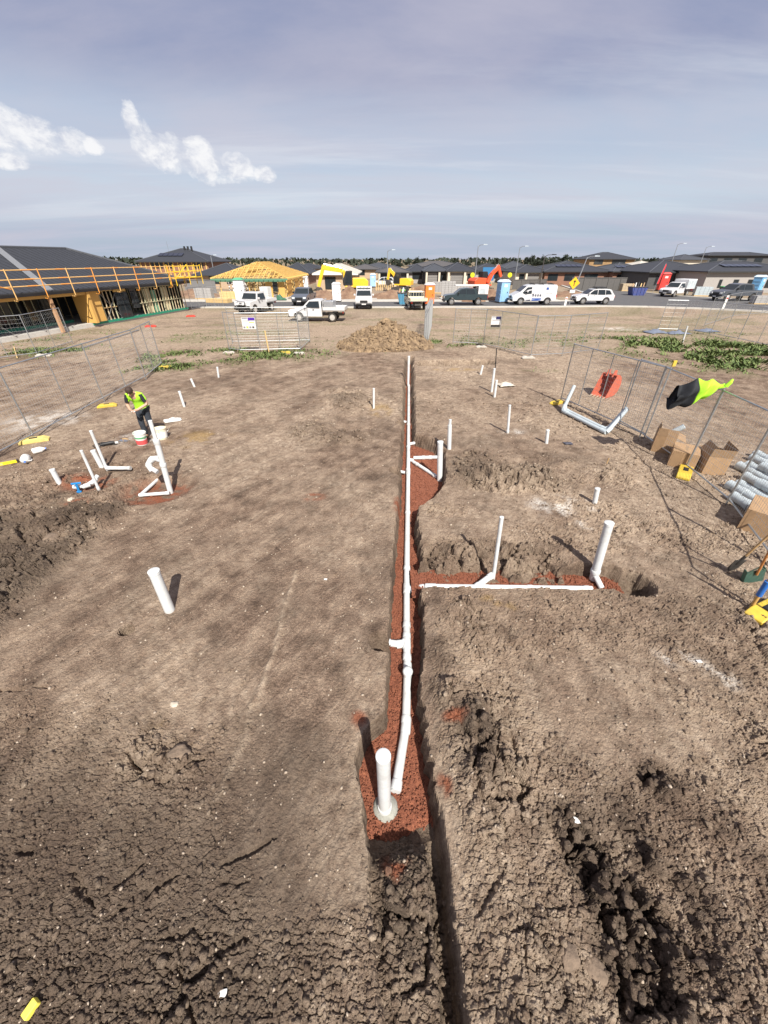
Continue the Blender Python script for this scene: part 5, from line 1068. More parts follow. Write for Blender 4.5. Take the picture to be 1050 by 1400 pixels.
# ---------------------------------------------------------------- diggers
def digger(label, px, py, rz, paint, s, boom, Y=None, turn=0.0):
    p = G(px, py); o = thing('excavator', label, 'excavator', (p.x, p.y, .0), rz, 'excavators on the far lots'); o.scale = (s, s, s)
    for sg in (-1, 1):
        m = MB(); m.prism([(1.5 * math.cos(a) if abs(math.cos(a)) < .7 else 1.5 * math.copysign(.72 + .28 * abs(math.cos(a)), math.cos(a)), .42 + .40 * math.sin(a)) for a in np.linspace(0, 2 * math.pi, 18, endpoint=False)], sg * .85 - .22, sg * .85 + .22); m.build('track', STEEL_DK, o, bevel=.02)
    m = MB(); m.tube([(0, 0, .6), (0, 0, .95)], .5, 16); m.build('slew_ring', STEEL_DK, o, True)
    m = MB(); m.prism([(-1.6, .95), (1.0, .95), (1.0, 1.15), (.1, 1.15), (.1, 1.9), (-1.3, 1.95), (-1.65, 1.7)], -1.0, 1.0); m.build('engine_cover', paint, o, bevel=.06)
    m = MB(); m.prism([(-1.72, .98), (-1.5, .98), (-1.5, 1.85), (-1.75, 1.6)], -.98, .98); m.build('counterweight', paint, o, bevel=.04)
    m = MB(); m.prism([(.12, 1.16), (1.1, 1.16), (1.15, 1.9), (.85, 2.65), (.12, 2.65)], .15, .98); c = m.build('cab', BLACK, o, bevel=.04); m = MB(); m.slab([(.95, .994, 1.4), (.25, .994, 1.4), (.25, .994, 2.5), (.8, .994, 2.5)], .01); m.build('cab_window', GLASS, c); m = MB(); m.slab([(.95, .136, 1.4), (.25, .136, 1.4), (.25, .136, 2.5), (.8, .136, 2.5)], .01); m.build('cab_window', GLASS, c)
    b0, b1, b2, b3 = [Vector((x, -.15, z)) for x, z in boom]
    m = MB(); m.bar(b0, b1, .5, .4, (0, 1, 0)); m.bar(b1, b2, .46, .38, (0, 1, 0)); m.build('boom', paint, o, bevel=.03)
    m = MB(); m.bar(b2 + (b2 - b3) * .12, b3, .38, .30, (0, 1, 0)); m.build('stick', paint, o, bevel=.03)
    m = MB(); m.tube([b0 + Vector((.5, .22, -.1)), b1 + Vector((0, .2, -.15))], .07, 8); m.tube([b1 + Vector((.1, 0, .25)), b2 + Vector((-.1, 0, .35))], .06, 8); m.build('hydraulic_ram', CHROME, o, True)
    m = MB(); prof = [(b3.x + .35, b3.z + .05)] + [(b3.x + .0 + .45 * math.cos(a), b3.z - .42 + .42 * math.sin(a)) for a in np.linspace(R(60), R(290), 10)]; m.prism(prof, -.5, .25); m.build('bucket', STEEL_DK, o, bevel=.02)
digger('yellow excavator with arched arm before the pale roofed house', 484, 405, L_ + .06, EXC_Y, 1.25, ((.7, 1.3), (1.25, 2.65), (3.5, 2.95), (4.2, 1.0)))
digger('yellow excavator with folded arm behind the timber pegs', 549, 399, L_ - .3, EXC_Y, 1.05, ((.9, 1.3), (1.3, 2.4), (2.1, 3.1), (2.4, 1.7)))
digger('red orange excavator with raised bent arm behind the white van', 657, 401, .35, EXC_O, 1.15, ((.8, 1.3), (1.3, 2.3), (2.3, 3.2), (2.9, 2.0)))

# ---------------------------------------------------------------- portable toilets
def toilet(label, px, py, col, name, roofcol=(.75, .75, .74), rz=0.0, s=1.0):
    p = G(px, py); o = thing('portable_toilet', label, 'portable toilet', (p.x, p.y, .05), rz, 'portable toilets around the sites'); o.scale = (s, s, s); mt = mat(name, col, .5, var=.06, dirt=.1); rm = mat(name + '_roof', roofcol, .5)
    m = MB(); m.box(-.55, .55, -.5, .5, .12, 2.1); m.build('cabin', mt, o, bevel=.03); m = MB(); m.box(-.6, .6, -.6, .6, 0, .12); m.build('base', STEEL_DK, o)
    m = MB(); m.add([(-.6, -.6, 2.1), (.6, -.6, 2.1), (.6, .6, 2.1), (-.6, .6, 2.1), (-.35, -.4, 2.32), (.35, -.4, 2.32), (.35, .4, 2.32), (-.35, .4, 2.32)], [(0, 3, 2, 1), (4, 5, 6, 7), (0, 1, 5, 4), (1, 2, 6, 5), (2, 3, 7, 6), (3, 0, 4, 7)]); m.build('roof', rm, o, bevel=.02)
    d = MB().box(-.38, .38, -.53, -.502, .16, 2.0).build('door', mt, o, bevel=.01); MB().box(.24, .32, -.56, -.531, 1.0, 1.15).build('latch', BLACK, d); MB().box(-.2, .2, -.54, -.531, 1.6, 1.85).build('notice', PAPER, d)
    for k in range(4):
        for sg in (-1, 1): MB().box(sg * .565 - .012, sg * .565 + .012, -.4, .4, .4 + .4 * k, .5 + .4 * k).build('side_rib', mt, o)
toilet('orange portable toilet beside the cream tray ute', 586, 417, (.80, .20, .03), 'toilet_orange', (.74, .72, .68), .1); toilet('white portable toilet below the yellow digger arm', 461, 413, (.76, .77, .77), 'toilet_white', (.76, .76, .76), 0, .95)
toilet('pale blue portable toilet left of the white van', 685, 414.5, (.25, .45, .68), 'toilet_blue', (.62, .70, .78), .3, 1.1); toilet('pale blue portable toilet by the small far wagon', 510, 393, (.32, .52, .75), 'toilet_sky', (.45, .62, .8)); toilet('red portable toilet with white panel behind the service ute', 903, 398, (.60, .05, .04), 'toilet_red', (.55, .06, .05), -.2, 1.2)
toilet('leaning blue portable toilet behind the dark grey ute', 1029, 404, (.18, .42, .68), 'toilet_mid_blue', (.55, .68, .78), .5, 1.15); toilet('white portable toilet with green roof behind the bull bar ute', 331, 412, (.70, .71, .72), 'toilet_ivory', (.08, .30, .16), .1, 1.15); toilet('white portable toilet against the timber framed house wall', 418, 399, (.72, .73, .74), 'toilet_pale')

# ---------------------------------------------------------------- houses
ROOF_D = mat('charcoal_roof', (.030, .033, .040), .6, var=.10, scale=3); ROOF_G = mat('slate_grey_roof', (.05, .055, .062), .5, var=.1, scale=3); ROOF_B = mat('brown_grey_roof', (.085, .08, .078), .6, var=.1, scale=3); SARK = mat('pale_sarking', (.50, .47, .41), .5, var=.05)
RIDGE = mat('ridge_metal', (.075, .08, .09), .4, var=.1); BRICK = mat('pale_brick', (.42, .31, .21), .85, var=.12, scale=10); BRICK_R = mat('red_brown_brick', (.23, .12, .08), .85, var=.18, scale=10); RENDER = mat('grey_render', (.34, .32, .30), .85, var=.06); CREAM = mat('cream_render', (.58, .52, .42), .85, var=.05); DARKW = mat('dark_cladding', (.07, .07, .072), .7, var=.15)
SOLAR = mat('solar_glass', (.018, .022, .035), .15, var=.2); WINF = mat('window_frame', (.04, .042, .045), .4)
def roof_faces(o, x0, x1, y0, y1, ze, zr, axis, material, name='roof', inset=None, thick=.14):
    m = MB(); cx, cy = (x0 + x1) / 2, (y0 + y1) / 2; hw = min(x1 - x0, y1 - y0) / 2 if inset is None else inset
    if axis == 'x': r0, r1 = (min(x0 + hw, cx), cy, zr), (max(x1 - hw, cx), cy, zr)
    else: r0, r1 = (cx, min(y0 + hw, cy), zr), (cx, max(y1 - hw, cy), zr)
    b = [(x0, y0, ze), (x1, y0, ze), (x1, y1, ze), (x0, y1, ze)]; e = [(x, y, ze - thick) for x, y, z in b]
    if axis == 'x': fs = [(0, 1, 5, 4), (1, 2, 5), (2, 3, 4, 5), (3, 0, 4)]
    else: fs = [(0, 1, 4), (1, 2, 5, 4), (2, 3, 5), (3, 0, 4, 5)]
    m.add(b + [r0, r1] + e, fs + [(0, 6, 7, 1), (1, 7, 8, 2), (2, 8, 9, 3), (3, 9, 6, 0), (6, 9, 8, 7)]); rf = m.build(name, material, o)
    m = MB(); rr = [(r0, r1)] + ([(b[0], r0), (b[3], r0), (b[1], r1), (b[2], r1)] if axis == 'x' else [(b[0], r0), (b[1], r0), (b[2], r1), (b[3], r1)])
    for p, q in rr: m.tube([Vector(p) + Vector((0, 0, .02)), Vector(q) + Vector((0, 0, .03))], .09, 6)
    m.build('ridge_cap', RIDGE if material is not SARK else SARK, rf)
    return rf, r0, r1
def windows(o, specs, x0, x1, y, frame=WINF):
    for f0, f1, z0, z1 in specs:
        a, b = x0 + (x1 - x0) * f0, x0 + (x1 - x0) * f1; fr = MB().box(a, b, y - .05, y - .002, z0, z1).build('window', frame, o); n = max(1, round((b - a) / .9)); w = (b - a - .1) / n
        for k in range(n): MB().box(a + .05 + w * k + .02, a + .05 + w * (k + 1) - .02, y - .07, y - .052, z0 + .06, z1 - .06).build('pane', GLASS, fr)
def house(label, px0, px1, Y, pe, pr, depth, axis='x', roof=ROOF_D, wall=BRICK, win=((.12, .3, .7, 2.1), (.6, .85, .6, 2.1)), garage=None, solar=0, porch=None, zg=0.0, group='houses in the far rows', extra=None, inset=None, name='house'):
    a, b = XZ(px0, pe, Y), XZ(px1, pe, Y); ze = a.z; mid = Y + depth / 2; zr = max(XZ(525, pr, mid if axis == 'x' else Y + (b.x - a.x) / 2).z, ze + .8)
    o = thing(name, label, 'house', ((a.x + b.x) / 2, Y, zg), 0, group); w = (b.x - a.x) / 2; ze -= zg; zr -= zg
    MB().box(-w + .5, w - .5, .55, depth - .5, 0, ze - .05).build('wall', wall, o)
    rf, r0, r1 = roof_faces(o, -w, w, 0, depth, ze, zr, axis, roof, inset=inset)
    m = MB(); m.box(-w - .06, w + .06, -.1, -.002, ze - .16, ze + .02); m.build('gutter', WINF if roof is not SARK else PAPER, o)
    windows(o, win, -w + .5, w - .5, .55)
    if garage:
        g0, g1 = [-w + .5 + (2 * w - 1) * f for f in garage]; g = MB().box(g0, g1, .49, .548, 0.02, min(2.25, ze - .3)).build('garage_door', mat('garage_grey', (.20, .19, .18), .6, var=.08), o)
        for k in range(1, 5): MB().box(g0, g1, .475, .489, .45 * k - .015, .45 * k + .015).build('door_rib', DARKW, g)
    if porch:
        for f in porch: x = -w + .5 + (2 * w - 1) * f; MB().box(x - .2, x + .2, -.0, .4, 0, ze - .15).build('porch_column', CREAM, o)
    for k in range(solar):
        n = (zr - ze) / (depth / 2) if axis == 'x' else .4; M_ = Matrix.Translation((-w * .45 + 1.1 * k, depth * .24, ze + n * depth * .24 + .12)) @ Matrix.Rotation(math.atan(n), 4, 'X'); m = MB(); m.box(-.5, .5, -.85, .85, 0, .05, M_); m.build('solar_panel', SOLAR, rf)
    if extra: extra(o, w, depth, ze, zr)
    return o
def flues(o, w, d, ze, zr):
    for k in range(3): MB().tube([(.6 + .8 * k, d * .45, zr - .6), (.6 + .8 * k, d * .45, zr + .45)], .22, 10).build('vent_cowl', BLACK, o, True)
    MB().tube([(-w * .35, d * .4, zr - 1.2), (-w * .35, d * .4, zr + 1.3)], .03, 5).build('aerial', GALV, o)
    for k in range(15): x = -w + .9 + (2 * w - 1.8) * k / 14; MB().box(x - .09, x + .09, .42, .545, ze - 2.7, ze - .1).build('stud', PINE_Y, o)
    MB().box(-w + .45, w - .45, .36, .415, ze - 3.1, ze - 2.7).build('floor_band', PINE_Y, o)
house('two storey house with black hip roof, timber cladding and roof vents', 184, 285, 100, 357.5, 340, 15, 'x', ROOF_D, BRICK_R, ((.18, .34, 3.0, 4.3), (.38, .5, 3.0, 4.3), (.62, .72, 3.0, 4.4), (.8, .93, 3.0, 4.3), (.1, .4, .4, 2.2)), solar=5, extra=flues)
house('single storey house with black roof behind the framed house corner', 262, 328, 84, 376, 360, 14, 'x', ROOF_D, BRICK, ((.3, .55, .8, 2.2), (.7, .9, .8, 2.2)))
house('house with dark roof peeking above the timber frame roof', 376, 424, 98, 374, 359, 14, 'x', ROOF_D, BRICK_R)
house('unfinished brick house with pale wrapped hip roof', 427, 489, 77, 374.5, 361, 15, 'y', SARK, BRICK, ((.22, .5, .3, 2.2), (.7, .85, .9, 2.1)))
house('house with brown grey roof and cream porch columns', 513, 563, 92, 372, 363, 14, 'x', ROOF_B, DARKW, ((.3, .5, .8, 2.1),), porch=(.05, .55, .95))
house('low house with charcoal roof left of the porch house pair', 556, 588, 104, 371, 361, 14, 'x', ROOF_D, RENDER, ((.2, .7, .8, 2.1),))
house('house with hip roof over a dark garage and two pale columns', 579, 617, 98, 370.5, 360, 15, 'x', ROOF_G, DARKW, ((.6, .9, .8, 2.1),), garage=(.12, .52), porch=(.05, .6))
house('house with cream columns framing a wide garage door', 610, 655, 96, 370.5, 359, 15, 'x', ROOF_D, CREAM, ((.7, .95, .8, 2.1),), garage=(.1, .55), porch=(.02, .6))
house('charcoal roofed house behind the red digger', 648, 700, 108, 370, 360, 14, 'x', ROOF_D, RENDER, ((.1, .3, .8, 2.1), (.5, .8, .8, 2.1)))
house('house with low grey hip behind the street lamp', 686, 735, 118, 369, 357, 14, 'x', ROOF_G, CREAM, ((.1, .4, .8, 2.1), (.6, .9, .8, 2.1)), porch=(.1, .5))
house('charcoal house with white columns beside the lamp pole', 704, 756, 95, 372, 362, 12, 'x', ROOF_D, CREAM, ((.1, .25, .8, 2.1),), garage=(.35, .7), porch=(.3, .75))
house('wide charcoal house with solar panels behind the dark fence', 744, 842, 94, 371, 357, 16, 'x', ROOF_D, BRICK_R, ((.05, .2, .9, 2.1), (.3, .45, .9, 2.1), (.6, .8, .9, 2.1)), solar=5)
house('house with grey solar covered roof and red brick wall', 838, 902, 92, 371, 359.5, 15, 'x', ROOF_G, BRICK_R, ((.1, .25, .9, 2.1), (.5, .7, .9, 2.1)), solar=8)
house('two storey timber clad house standing on the rise', 806, 872, 150, 354, 345, 14, 'x', ROOF_D, mat('brown_timber', (.30, .19, .09), .8, var=.2, scale=1), ((.1, .3, 3.2, 4.6), (.5, .8, 3.2, 4.6)))
house('large charcoal hip roofed house behind the red toilet', 888, 995, 82, 372, 356, 17, 'x', ROOF_D, DARKW, ((.1, .25, .7, 2.1), (.35, .6, .3, 2.2), (.7, .9, .7, 2.1)))
house('long grey rendered house with dark roof and small windows', 968, 1120, 74, 371, 357, 15, 'x', ROOF_D, RENDER, ((.14, .17, .7, 1.9), (.28, .33, .7, 1.9), (.42, .47, .7, 1.9), (.6, .65, .7, 1.9)), solar=6)
house('house with dark roof and pale gable beyond the solar roofs', 930, 972, 140, 355, 348, 12, 'x', ROOF_G, CREAM, ((.3, .6, 2.2, 3.4),))
house('two storey house with row of white upper panels', 968, 1060, 150, 349, 345, 10, 'x', ROOF_D, DARKW, ((.05, .17, 3.6, 5.0), (.27, .4, 3.6, 5.0), (.5, .63, 3.6, 5.0), (.75, .88, 3.6, 5.0)))
house('far house with white wrapped roof behind the red banner', 872, 905, 130, 363, 357, 10, 'x', SARK, CREAM, ((.3, .6, .8, 2.1),))
house('dark roofed house on the far left of the pine treeline', 475, 522, 130, 368, 361, 14, 'x', ROOF_B, BRICK, ((.2, .5, .8, 2.1),))
house('distant grey roofed house between the two yellow diggers', 490, 545, 150, 366, 359, 14, 'x', ROOF_G, CREAM, ((.2, .5, .8, 2.1),))
house('distant brown roofed house beyond the columns', 560, 640, 160, 364, 357, 16, 'x', ROOF_B, BRICK, ((.2, .5, .8, 2.1),))
house('distant charcoal roofed house left of the pale wrapped roof', 395, 440, 140, 367, 360, 14, 'x', ROOF_D, BRICK, ((.2, .5, .8, 2.1),))

# timber frame house
def timber_house():
    Y0, Y1 = 62.0, 79.0; x0, x1 = XZ(294, 381, Y0).x, XZ(389, 381, Y0).x; ze = XZ(340, 380.5, Y0).z; w = (x1 - x0) / 2; cx = (x0 + x1) / 2; D = Y1 - Y0; zr = XZ(354, 358.5, Y0 + w).z
    o = thing('timber_frame_house', 'house frame of bright yellow pine with open roof trusses', 'house', (cx, Y0, 0))
    MB().box(-w - .2, w + .2, -.2, D, 0, .18).build('slab', CONC, o)
    def stud(x, y, z0=.18, z1=None, mt=PINE_Y, t=.09): MB().box(x - t / 2, x + t / 2, y - .05, y + .05, z0, z1 or ze - .1).build('stud', mt, o)
    for k in range(12): stud(-w + .4 + (2 * w - .8) * k / 11, 3.2 if 0 < k < 5 else .4)
    for k in range(18): stud(w - .1, .5 + k * .95)
    for k in range(9): stud(-w + 1 + k * .95, 6.5, mt=PINE)
    for k in range(6): m = MB(); m.bar((-w + 1.0 + k * .55, 2.2 + .1 * k, .2), (-w + .7 + k * .45, 3.0, ze - .3), .14, .05); m.build('leaning_sheet', PAPER, o)
    for nm, a in (('wall_sheet', (w - .08, w - .02, 1.5, 4.5)), ('wall_sheet', (w - .08, w - .02, 7, 10)), ('wall_sheet', (w - .08, w - .02, 12.5, 16))): MB().box(*a, .2, ze - .1).build(nm, OSB, o)
    MB().box(w * .42, w * .6, .3, .36, .2, ze - .1).build('wall_sheet', OSB, o); MB().box(w * .78, w - .2, .3, .36, .2, ze - .1).build('wall_sheet', OSB, o); windows(o, ((.81, .88, .9, 2.1),), -w, w, .28); MB().box(-w - .02, w + .02, 6.6, 6.7, .2, ze - .1).build('wall_sheet', mat('sarking_shade', (.32, .25, .14), .8), o)  # rear sheet is sarking with the shade behind the studs in its colour
    MB().box(-w - .5, w + .5, -.52, -.46, ze - .22, ze - .02).build('fascia', mat('green_fascia', (.10, .22, .14), .5), o); MB().box(w + .46, w + .52, -.46, D + .5, ze - .2, ze - .02).build('fascia', PINE_Y, o); MB().box(-w - .1, w + .1, -.1, .1, ze - .42, ze - .23).build('lintel_wrap', mat('green_wrap', (.06, .16, .10), .6), o)
    a = w + .5; H = zr - ze; run_ = w + .5
    def raft(p, q, mt=PINE_Y, wd=.07): MB().bar(p, q, wd, .14).build('rafter', mt, o)
    n = 30
    for k in range(n + 1):                                                         # left and right slopes
        y = -.5 + (D + 1.0) * k / n; t = min((y + .5) / run_, 1.0, (D + .5 - y) / run_)
        for sg in (-1, 1): raft((sg * a, y, ze), (sg * a * (1 - t), y, ze + H * t))
        if 0 < k < n and t > .3:
            for sg in (-1, 1): m = MB(); m.bar((sg * a * .5, y, ze), (sg * a * .62 * (1 if t > .5 else 1.2), y, ze + H * .34 * min(1, t)), .05, .08); m.bar((sg * a * .5, y, ze), (sg * a * .12, y, ze + H * min(t, .88)), .05, .08); m.build('truss_web', PINE_Y, o)
            MB().bar((-a, y, ze), (a, y, ze), .05, .1).build('bottom_chord', PINE, o)
    for k in range(1, 16):                                                          # front hip
        x = -a + 2 * a * k / 16; t = 1 - abs(x) / a; raft((x, -.5, ze), (x, -.5 + run_ * t, ze + H * t))
    for sg in (-1, 1): raft((sg * a, -.5, ze), (0, -.5 + run_, zr), wd=.09)
    raft((0, run_ - .5, zr), (0, D + .5 - run_, zr), wd=.08)
    for k in range(1, 22):                                                          # battens over the right and left slopes
        t = k / 22; z = ze + H * t + .09
        for sg in (-1, 1): MB().bar((sg * a * (1 - t), -.5 + run_ * t, z), (sg * a * (1 - t), D + .5 - run_ * t, z), .05, .04).build('batten', PINE_Y, o)
        if k % 3 == 0: MB().bar((-a * (1 - t), -.5 + run_ * t, z), (a * (1 - t), -.5 + run_ * t, z), .05, .04).build('batten', PINE_Y, o)
timber_house()
# ---------------------------------------------------------------- the framed house on the left
def framed_house():
    P = Vector((-25.6, 28.3, 0)); rz = math.atan2(19, 4.0); o = thing('framed_house', 'unfinished house with dark metal roof, open stud walls and orange roof guard rail', 'house', P, rz)
    X0, X1, W = -9.0, 20.0, 14.0; ze = 2.78; zr = 5.55
    CREAM_P = mat('pale_pine', (.56, .46, .30), .75, var=.12)
    SLABM = mat('pale_slab', (.52, .50, .46), .85, var=.08, dirt=.2); MB().box(X0, X1 - .2, .1, W, 0, .30).build('slab', SLABM, o)
    GM = mat('green_membrane', (.02, .24, .15), .4, var=.12); MB().box(7.2, X1 - .15, .02, .098, .14, .33).build('membrane_strip', GM, o); MB().box(X0, 7.2, 1.9, 1.96, .302, .5).build('membrane_strip', GM, o)
    rf, r0, r1 = roof_faces(o, X0 - 1, X1 + .5, -.38, W + .6, ze, zr, 'x', ROOF_D, inset=6.5, thick=.22); MB().box(X0 - 1, X1 + .56, -.5, -.385, ze - .2, ze + .03).build('gutter', WINF, o)
    n = Vector((0, -(zr - ze), 7.3)).normalized()                                    # pale strip of flashing down the roof, roof sheet ribs
    sl = lambda x, t: Vector((x, -.38 + 7.49 * t, ze + (zr - ze) * t)); m = MB(); m.slab([sl(3.9, .0) + n * .05, sl(4.5, .0) + n * .05, sl(7.9, 1.0) + n * .05, sl(7.3, 1.0) + n * .05], .03); m.build('flashing_strip', mat('pale_flashing', (.22, .23, .24), .45, .2), rf)
    for k in range(58): x = X0 - .8 + .5 * k; t1 = 1.0 if x < X1 + .5 - 6.5 else max(.02, (X1 + .5 - x) / 6.5); m = MB(); m.bar(sl(x, .01) + n * .012, sl(x, t1 * .985) + n * .012, .04, .03); m.build('roof_rib', ROOF_D, rf)
    # secondary hip over the rear wing
    m = MB(); m.add([(13, 6, ze + .3), (23.5, 6, ze + .1), (23.5, 15, ze + .1), (13, 15, ze + .3), (17.0, 10, zr - .9), (19.0, 11, zr - .9)], [(0, 1, 5, 4), (1, 2, 5), (2, 3, 4, 5), (3, 0, 4), (0, 3, 2, 1)]); m.build('rear_roof', ROOF_D, o)
    # beams and walls
    MB().box(X0, 7.4, -.3, -.13, ze - .42, ze - .23).build('porch_beam', OSB, o); MB().box(7.15, 7.4, -.4, 1.1, .31, ze - .23).build('porch_wall', OSB, o); MB().box(7.42, 8.5, -.12, .0, .34, ze - .24).build('strand_board', OSB, o); MB().box(-2.3, -1.2, -.12, .0, .31, ze - .43).build('strand_board', OSB, o)
    MB().box(3.9, 4.1, -.35, -.15, .05, ze - .43).build('porch_post', mat('raw_post', (.45, .27, .15), .7, var=.1), o)
    def stud(x, y, mt, t=.075, lean=0.0): MB().bar((x + lean, y, .31), (x, y, ze - .24), .05, t, (0, 1, 0)).build('stud', mt, o)
    for k in range(13): stud(-2.0 + .6 * k, 3.0, PINE_G)
    x = 8.7; k = 0
    while x < X1 - .3:
        k += 1
        if not (10.2 < x < 11.8 or 12.0 < x < 13.0): stud(x, .04, (CREAM_P, PINE_G, CREAM_P)[k % 3]); stud(x + .2, 2.6, PINE_G); 
        if k % 2: stud(x + .1, 4.6, PINE)
        x += .42
    for z in (1.25, ze - .28): MB().box(8.6, 10.2, .03, .1, z - .03, z + .03).build('noggin', PINE, o); MB().box(13.0, X1 - .3, .03, .1, z - .03, z + .03).build('noggin', PINE_G, o)
    for x0, x1, z0, z1 in ((10.3, 11.7, .36, 2.3), (12.1, 12.9, .95, 2.25)):
        fr = MB().box(x0, x1, -.03, .06, z0, z1).build('window', WINF, o); w = (x1 - x0) / 2
        for q in range(2): MB().box(x0 + .06 + w * q, x0 + w * (q + 1) - .05, -.045, -.032, z0 + .07, z1 - .07).build('pane', GLASS, fr)
        MB().box(x0, x1, .0, .08, z1 + .04, ze - .25).build('lintel', PINE_Y if x0 < 11 else DARKW, o)
    for x0, x1, mt in ((14.0, 14.7, PINE_G), (14.9, 15.6, mat('green_board', (.17, .37, .25), .7)), (16.3, 17.3, PINE_G)): MB().box(x0, x1, .12, .16, .36, 2.2 if mt is not PINE_G else 2.4).build('wall_sheet', mt, o)
    for x0, x1 in ((1.6, 3.4), (4.6, 6.9)):
        fr = MB().box(x0, x1, 3.02, 3.08, .35, 2.3).build('window', WINF, o); MB().box(x0 + .08, (x0 + x1) / 2 - .04, 3.0, 3.018, .42, 2.22).build('pane', GLASS, fr); MB().box((x0 + x1) / 2 + .04, x1 - .08, 3.0, 3.018, .42, 2.22).build('pane', GLASS, fr)
    SHADE_BLK = mat('shade_black', (.02, .02, .022), .7, var=.2); MB().box(X0, 7.1, 3.3, 3.36, .31, ze - .24).build('shade_sheet', SHADE_BLK, o); MB().box(7.5, X1 - .3, 6.5, 6.56, .31, ze - .24).build('shade_sheet', SHADE_BLK, o); MB().box(X1 - .36, X1 - .3, .4, W - .5, .31, ze - .24).build('shade_sheet', SHADE_BLK, o)  # black sheets added inside: the dark under the roof, put in as colour
    for k, (xa, xb) in enumerate(((-1.6, .6), (8.8, 10.4))): m = MB(); m.bar((xa, .0, .4), (xb, .0, 2.3), .04, .02); m.bar((xb, .0, .4), (xa, .0, 2.3), .04, .02); m.build('cross_brace', GALV, o)
    # guard rail
    g = thing('guard_rail', 'orange and white edge protection rail along the framed house roof', 'guard rail', P, rz); OR = mat('rail_orange', (.70, .30, .06), .5, var=.15, dirt=.15); WR = mat('rail_amber', (.68, .42, .16), .45, var=.1)
    for z in (ze + .42, ze + .82, ze + 1.35):
        m = MB(); m.tube([(X0, -.95, z), (X1 + .4, -.95, z)], .035, 8); m.build('rail', WR, g, True)
        for k in range(9): x = -2.2 + 2.55 * k; MB().tube([(x - .7, -.95, z), (x, -.95, z)], .042, 8).build('rail_sleeve', OR, g, True)
    for k in range(11): x = -3.4 + 2.25 * k; m = MB(); m.tube([(x - .0, -.98, ze + 1.42), (x + .0, -.98, ze - .3), (x + .12, -.8, ze - .42), (x + .2, -.45, ze - .4)], .035, 8); m.build('post', OR if k % 2 else WR, g, True)
    MB().tube([(-3.0, -.98, ze + 1.35), (1.0, -.98, ze + .3)], .035, 8).build('brace', OR, g, True)
    s = thing('scaffold_tower', 'yellow scaffold bay at the far corner of the framed house roof', 'scaffold', P, rz); Y_ = mat('scaffold_yellow', (.80, .52, .02), .45, var=.08)
    for x in (17.2, 19.4, 21.6):
        for y in (-1.3, -.6): MB().tube([(x, y, ze - .3), (x, y, ze + 1.5)], .035, 8).build('standard', Y_, s, True)
    for z in (ze + .35, ze + .9, ze + 1.35):
        for y in (-1.3, -.6): MB().tube([(17.2, y, z), (21.6, y, z)], .032, 8).build('ledger', Y_, s, True)
    MB().tube([(17.2, -1.3, ze + .3), (19.4, -1.3, ze + 1.5)], .03, 8).build('brace', Y_, s, True); MB().box(17.2, 21.6, -1.25, -.65, ze + .28, ze + .33).build('deck_board', PINE_Y, s)
framed_house()
crumpled('pink_bag', 3, 462, .45, 'bright pink bag on the edge of the framed house slab', 'bag', mat('pink_plastic', (.72, .05, .22), .5), 21, 1.2)
for k, (a, b, lb) in enumerate((((113, 477), (190, 452), 'long steel pipe lying on the ground before the framed house'), ((20, 476), (24, 490), 'short timber offcut by the concrete foot'))): run('loose_bar', lb, [on(*a, .06), on(*b, .06)], .035, material=GALV if k == 0 else PINE)

# ---------------------------------------------------------------- street furniture and clutter
def lamp(px, pyt, Y, label, dark=False, lean=0.0):
    t = XZ(px, pyt, Y); o = thing('street_lamp', label, 'street lamp', (t.x, Y, 0), 0, 'street lamps along the far streets'); mt = STEEL_DK if dark else GALV; h = t.z
    MB().tube([(-lean, 0, -.1), (-lean * .5, 0, h * .5), (0, 0, h)], [.11, .085, .06], 8).build('pole', mt, o, True); MB().tube([(0, 0, h - .1), (.35, -.2, h + .12), (.9, -.5, h + .15)], [.05, .04, .035], 6).build('arm', mt, o, True)
    m = MB(); m.add([(.75, -.62, h + .1), (1.35, -.95, h + .12), (1.45, -.72, h + .12), (.85, -.4, h + .1), (.8, -.58, h + .24), (1.3, -.88, h + .22), (1.38, -.74, h + .22), (.88, -.44, h + .24)], [(0, 3, 2, 1), (4, 5, 6, 7), (0, 1, 5, 4), (1, 2, 6, 5), (2, 3, 7, 6), (3, 0, 4, 7)]); m.build('lamp_head', BLACK if dark else PVC_GREY, o)
lamp(654, 336, 82, 'tall grey street lamp behind the dark green ute'); lamp(711, 338, 90, 'grey street lamp between the columned houses'); lamp(745, 350, 68, 'grey street lamp with a dark head above the white van', True); lamp(803, 352, 66, 'leaning bare pole behind the diamond sign', False, 1.0)
lamp(530, 343, 88, 'thin street lamp above the far yellow digger'); lamp(927, 334, 105, 'tall pale street lamp above the large charcoal roof'); lamp(966, 338, 115, 'tall street lamp above the solar roofed house'); lamp(288, 350, 90, 'thin lamp pole beside the black roofed house')
p = G(775, 418.5); o = thing('warning_sign', 'yellow diamond warning sign on a grey post beside the white wagon', 'road sign', (p.x, p.y - .6, 0)); t = XZ(776, 387, p.y - .6)
MB().tube([(0, .03, -.1), (0, .03, t.z + .5)], .035, 8).build('post', GALV, o, True)
d = .62; m = MB(); m.slab([(0, 0, t.z - d), (d, 0, t.z), (0, 0, t.z + d), (-d, 0, t.z)], .02, (0, 1, 0)); b = m.build('diamond_plate', mat('sign_yellow', (.85, .45, .02), .4), o); m = MB(); m.box(-.05, .05, -.016, -.011, t.z - .3, t.z + .15); m.add([(-.18, -.014, t.z + .1), (.18, -.014, t.z + .1), (0, -.014, t.z + .35)], [(0, 1, 2)]); m.build('arrow_mark', BLACK, b); MB().box(-.3, .3, -.012, .008, t.z - .98, t.z - .68).build('supplementary_plate', PAPER, o)
